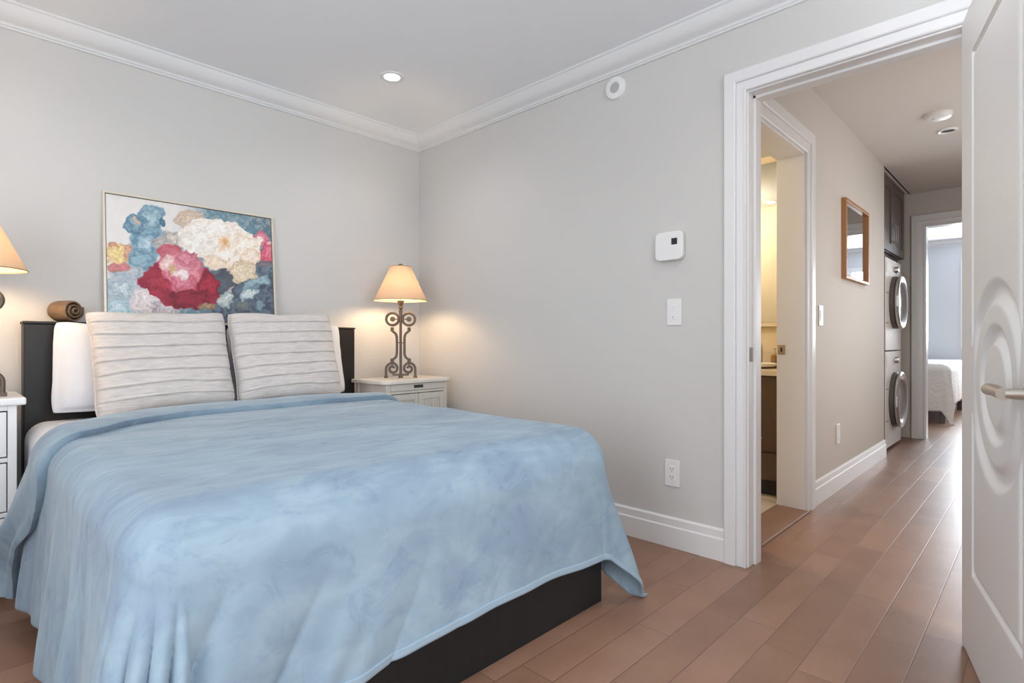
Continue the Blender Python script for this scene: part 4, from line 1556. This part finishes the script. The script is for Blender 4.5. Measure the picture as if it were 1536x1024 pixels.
# ------------------------------------------------------------------ hall
hm = thing('wall_mirror', 'small oak framed mirror on the hall wall', 'mirror', (4.452, YW, 1.63))
mw, mh, md, mf = 0.645, 0.530, 0.030, 0.020
MB().box(-mw / 2, mw / 2, -md, 0, -mh / 2, -mh / 2 + mf).box(-mw / 2, mw / 2, -md, 0, mh / 2 - mf, mh / 2).box(-mw / 2, -mw / 2 + mf, -md, 0, -mh / 2 + mf, mh / 2 - mf).box(mw / 2 - mf, mw / 2, -md, 0, -mh / 2 + mf, mh / 2 - mf).build('frame', M['oak'], hm, bevel=0.002)
MB().box(-mw / 2 + mf, mw / 2 - mf, -0.010, -0.002, -mh / 2 + mf, mh / 2 - mf).build('glass', M['mirror'], hm)

hs = thing('light_switch', 'slim white switch plate on the hall wall beside the bathroom door', 'light switch', (3.655, YW, 1.105))
MB().prism(rrect(0, 0, 0.075, 0.120, 0.005), -0.007, -0.0005, ax=1).build('plate', M['plastic'], hs, bevel=0.0015)
MB().prism(rrect(0, 0, 0.033, 0.066, 0.002), -0.0095, -0.007, ax=1).build('rocker', M['plastic'], hs)
ho = thing('outlet', 'slim white outlet plate low on the hall wall', 'outlet', (4.035, YW, 0.355))
MB().prism(rrect(0, 0, 0.078, 0.125, 0.005), -0.007, -0.0005, ax=1).build('plate', M['plastic'], ho, bevel=0.0015)
for s in (-1, 1):
    MB().prism(rrect(0, s * 0.02, 0.033, 0.030, 0.006), -0.0085, -0.007, ax=1).build('socket', M['plastic'], ho)

sd = thing('smoke_detector', 'round white smoke detector on the hall ceiling', 'smoke detector', (4.45, 0.505, ZH))
autosmooth(MB().lathe([(0.0, 0.0), (0.075, 0.0), (0.075, -0.012), (0.068, -0.026), (0.045, -0.032), (0.0, -0.033)], n=40).build('body', M['plastic'], sd))
MB().lathe([(0.0, -0.0345), (0.009, -0.0345), (0.009, -0.032)], (-0.02, 0.02, 0), 16).build('button', M['plastic_grey'], sd)
hp = thing('recessed_light', 'unlit round downlight with dark opening in the hall ceiling', 'ceiling light', (4.83, 0.495, ZH), group='ceiling downlights')
autosmooth(MB().lathe([(0.038, -0.001), (0.042, -0.010), (0.052, -0.012), (0.060, -0.004), (0.060, 0.0)], n=40, cap=False).build('trim_ring', M['plastic'], hp))
MB().lathe([(0.0, -0.003), (0.040, -0.003), (0.040, 0.0)], n=32).build('lamp_opening', M['slot'], hp)


# laundry: two front-loaders stacked, a cabinet above
def machine(name, label, z0, z1, cz, r, feet, filler=0.0):
    x0, x1, yf_, yb_ = 5.645, 6.325, 0.998, 1.62
    t = thing(name, label, name, ((x0 + x1) / 2, (yf_ + yb_) / 2, z0), group='stacked laundry machines')
    hw, hd, H = (x1 - x0) / 2, (yb_ - yf_) / 2, z1 - z0
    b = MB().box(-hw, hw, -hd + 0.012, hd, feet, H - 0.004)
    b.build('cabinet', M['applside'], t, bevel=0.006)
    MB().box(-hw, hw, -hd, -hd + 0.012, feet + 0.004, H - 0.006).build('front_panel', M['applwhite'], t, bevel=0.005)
    if feet:
        for sx in (-1, 1):
            for sy in (-1, 1):
                MB().lathe([(0.0, 0.0), (0.022, 0.0), (0.02, feet), (0.0, feet)], (sx * (hw - 0.06), sy * (hd - 0.06), 0), 14).build('foot', M['slot'], t)
    cx = 0.02
    zc = cz - z0
    dr = MB().lathe([(r, -0.002), (r, -0.030), (r - 0.012, -0.042), (r - 0.028, -0.046)], (cx, -hd, zc), 48, 'y', cap=False)
    dro = dr.lathe([(0.0, -0.001), (r, -0.001)], (cx, -hd, zc), 48, 'y', cap=False).build('door', M['darkring'], t)
    autosmooth(dro, 30)
    autosmooth(MB().lathe([(r + 0.002, -0.044), (r + 0.003, -0.060), (r - 0.010, -0.070), (r - 0.040, -0.064), (r - 0.055, -0.050), (r - 0.055, -0.044)], (cx, -hd, zc), 48, 'y', cap=False).build('door_ring', M['chrome'], dro), 40)
    autosmooth(MB().lathe([(r - 0.054, -0.050), (r - 0.065, -0.040), (r * 0.45, -0.036), (0.0, -0.046)], (cx, -hd, zc), 40, 'y', cap=False).build('door_glass', M['drumglass'], dro), 40)
    MB().box(cx - r - 0.004, cx - r + 0.014, -hd - 0.066, -hd - 0.05, zc - 0.05, zc + 0.05).build('door_handle', M['chrome'], dro, bevel=0.004)
    for zz_ in (0.30, 0.62):
        MB().box(-hw + 0.004, cx - r - 0.004, -hd - 0.0008, -hd + 0.002, H * zz_ - 0.0025, H * zz_ + 0.0025).build('panel_seam', M['slot'], t)
    # controls
    autosmooth(MB().lathe([(0.0, -0.030), (0.022, -0.029), (0.026, -0.020), (0.028, 0.0)], (0.07, -hd, H - 0.085), 24, 'y').build('dial', M['chrome'], t))
    MB().box(0.125, 0.235, -hd - 0.004, -hd, H - 0.115, H - 0.055).build('display_panel', M['drumglass'], t, bevel=0.002)
    MB().box(-hw + 0.03, -0.05, -hd - 0.003, -hd, H - 0.13, H - 0.045).build('detergent_drawer', M['applwhite'], t, bevel=0.003)
    return t


machine('washer', 'white front-loading washer standing on the floor of the laundry recess', 0.0, 0.868, 0.43, 0.245, 0.02)
machine('dryer', 'white front-loading dryer stacked on top of the washer', 0.868, 1.685, 1.30, 0.235, 0.0)

hc = thing('wall_cabinet', 'dark grey-brown two-door cabinet above the stacked dryer', 'cabinet', (6.00, 1.30, 1.745))
cw, chh, cdp = 0.54, ZH - 1.745 - 0.002, 0.295
MB().box(-cw, cw, -cdp + 0.02, cdp, 0, chh).build('body', M['walnut'], hc, bevel=0.002)
MB().box(-cw + 0.02, cw - 0.02, -cdp + 0.05, cdp, -0.055, 0.0).build('light_rail', M['walnut'], hc)
for sx in (-1, 1):
    x0, x1 = (-cw + 0.003, -0.002) if sx < 0 else (0.002, cw - 0.003)
    f = MB()
    s_ = 0.075
    for a, b, z0, z1 in ((x0, x0 + s_, 0.004, chh - 0.004), (x1 - s_, x1, 0.004, chh - 0.004), (x0 + s_, x1 - s_, 0.004, s_), (x0 + s_, x1 - s_, chh - s_ - 0.02, chh - 0.004)):
        f.box(a, b, -cdp, -cdp + 0.02, z0, z1)
    d = f.build('door', M['walnut'], hc, bevel=0.002)
    MB().box(x0 + s_, x1 - s_, -cdp + 0.010, -cdp + 0.018, s_, chh - s_ - 0.02).build('panel', M['walnut'], d)
    hx = sx * 0.045
    MB().tube([(hx, -cdp - 0.001, 0.10), (hx, -cdp - 0.028, 0.10), (hx, -cdp - 0.028, 0.25), (hx, -cdp - 0.001, 0.25)], 0.005, 8).build('handle', M['nickel'], d)

# ------------------------------------------------------------------ bathroom
va = thing('vanity', 'dark walnut bathroom vanity with cream stone top', 'vanity', (3.76, 1.70, 0.008))
vx0, vx1, vy0, vy1 = -0.275, 0.290, -0.572, 0.572
MB().box(vx0 + 0.02, vx1, vy0, vy1, 0.10, 0.735).build('body', M['vanity'], va, bevel=0.002)
MB().box(vx0 + 0.07, vx1, vy0 + 0.01, vy1 - 0.01, 0.0, 0.10).build('toe_kick', M['slot'], va)
for k in range(3):
    y0 = vy0 + 0.003 + k * 0.381
    d = MB().box(vx0, vx0 + 0.02, y0, y0 + 0.376, 0.275, 0.730).build('door', M['vanity'], va, bevel=0.002)
    MB().box(vx0 - 0.02, vx0 - 0.012, y0 + 0.12, y0 + 0.25, 0.350, 0.360).box(vx0 - 0.02, vx0, y0 + 0.12, y0 + 0.128, 0.350, 0.360).box(vx0 - 0.02, vx0, y0 + 0.242, y0 + 0.25, 0.350, 0.360).build('handle', M['nickel'], d)
    d = MB().box(vx0, vx0 + 0.02, y0, y0 + 0.376, 0.104, 0.268).build('drawer', M['vanity'], va, bevel=0.002)
MB().box(vx0 - 0.015, vx1, vy0, vy1, 0.735, 0.768).build('counter_top', M['stone'], va, bevel=0.003)
MB().box(vx1 - 0.018, vx1, vy0, vy1, 0.768, 0.865).build('backsplash', M['stone'], va, bevel=0.002)
bs = thing('sink', 'white basin set on the vanity top', 'sink', (3.745, 1.43, 0.7768))
autosmooth(MB().lathe([(0.0, 0.0), (0.12, 0.0), (0.165, 0.012), (0.175, 0.03), (0.168, 0.032), (0.15, 0.014), (0.10, 0.006), (0.0, 0.005)], n=40).build('bowl', M['ceramic'], bs), 40)
fa = thing('faucet', 'curved chrome faucet behind the basin', 'faucet', (3.965, 1.43, 0.7768))
autosmooth(MB().lathe([(0.0, 0.0), (0.026, 0.0), (0.024, 0.012), (0.0, 0.014)], n=20).build('base', M['chrome'], fa))
autosmooth(MB().tube([(0, 0, 0.012), (0, 0, 0.12), (-0.012, 0, 0.152), (-0.045, 0, 0.168), (-0.085, 0, 0.155), (-0.10, 0, 0.125)], 0.011, 12).build('spout', M['chrome'], fa))
MB().tube([(0, 0.012, 0.07), (0, 0.05, 0.085)], 0.005, 8).build('lever', M['chrome'], fa)
gl = thing('drinking_glass', 'clear tumbler on the vanity top beside the faucet', 'glass', (3.86, 1.255, 0.7768))
autosmooth(MB().lathe([(0.0, 0.0), (0.030, 0.0), (0.034, 0.095), (0.0315, 0.095), (0.028, 0.006), (0.0, 0.006)], n=28).build('tumbler', M['glass'], gl), 40)
so_ = thing('soap_bottle', 'small amber soap pump on the vanity top', 'soap bottle', (3.93, 1.325, 0.7768))
M['amber'] = simple('amber_soap', (0.30, 0.16, 0.05), 0.2, var=0.1)
autosmooth(MB().lathe([(0.0, 0.0), (0.026, 0.0), (0.027, 0.075), (0.012, 0.09), (0.0, 0.09)], n=24).build('bottle', M['amber'], so_), 40)
MB().tube([(0, 0, 0.088), (0, 0, 0.125), (-0.035, 0, 0.125)], 0.004, 8).build('pump', M['chrome'], so_)
bm_ = MB().box(4.048, 4.0585, 1.14, 2.50, 1.085, 2.20).build('bath_mirror', M['mirror'])
tag(bm_, 'large frameless mirror above the bathroom vanity', 'mirror')
sh_ = MB().box(4.020, 4.0585, 1.13, 2.50, 1.055, 1.083).build('mirror_ledge', M['stone'])
tag(sh_, 'narrow cream ledge under the bathroom mirror', 'shelf')
bp = thing('recessed_light', 'lit round downlight in the bathroom ceiling', 'ceiling light', (2.70, 1.855, 2.25), group='ceiling downlights')
autosmooth(MB().lathe([(0.035, -0.001), (0.037, -0.004), (0.052, -0.0055), (0.056, 0.0)], n=32, cap=False).build('trim_ring', M['plastic'], bp))
MB().lathe([(0.0, -0.003), (0.036, -0.002), (0.036, 0.0)], n=32).build('lens', M['lens'], bp)

# ------------------------------------------------------------------ far bedroom: bed under a quilt
gx0, gy0 = 8.02, 0.80
gb = thing('bed_frame', 'low bed frame under the quilt in the far bedroom', 'bed', (9.0, 1.5, 0))
for sx in (-1, 1):
    for sy in (-1, 1):
        MB().box(sx * 0.88 - 0.03, sx * 0.88 + 0.03, sy * 0.62 - 0.03, sy * 0.62 + 0.03, 0, 0.22).build('leg', M['walnut'], gb)
MB().box(-0.94, 0.96, -0.66, 0.68, 0.22, 0.32).build('base', M['walnut'], gb)
gm = rounded_slab(8.06, 9.96, 0.84, 2.2, 0.322, 0.665, 0.07, 5).build('mattress', M['sheet'], smooth=True)
tag(gm, 'mattress under the cream quilt in the far bedroom', 'mattress')
DQ = Drape(gy0, 2.24, 8.02, 0.09, lambda x, y: 0.685 + 0 * x, lambda bx, by, nx, ny: 0.03 + 0.09 * np.abs(nx * ny) * 2,
           lambda u, ov: sstep(0, 0.4, ov) * (0.018 * np.sin(u * 8) * np.exp(-(u / 0.6) ** 2) + 0.006 * np.sin(u * 17)))
Pq, Qq = np.meshgrid(np.linspace(gy0 - 0.43, 2.24 + 0.3, 110), np.linspace(8.02 - 0.50, 9.95, 130), indexing='ij')
Vq, _, _ = DQ.map(Pq, Qq)
# the sheet is laid out with p across (room y) and q along (room x)
Vq = Vq[..., [1, 0, 2]]
ql = MB().grid(Vq).build('quilt', M['quilt'], smooth=True)
so = ql.modifiers.new('thickness', 'SOLIDIFY')
so.thickness = 0.012
so.offset = 0.0
tag(ql, 'cream textured quilt over the bed in the far bedroom', 'quilt')
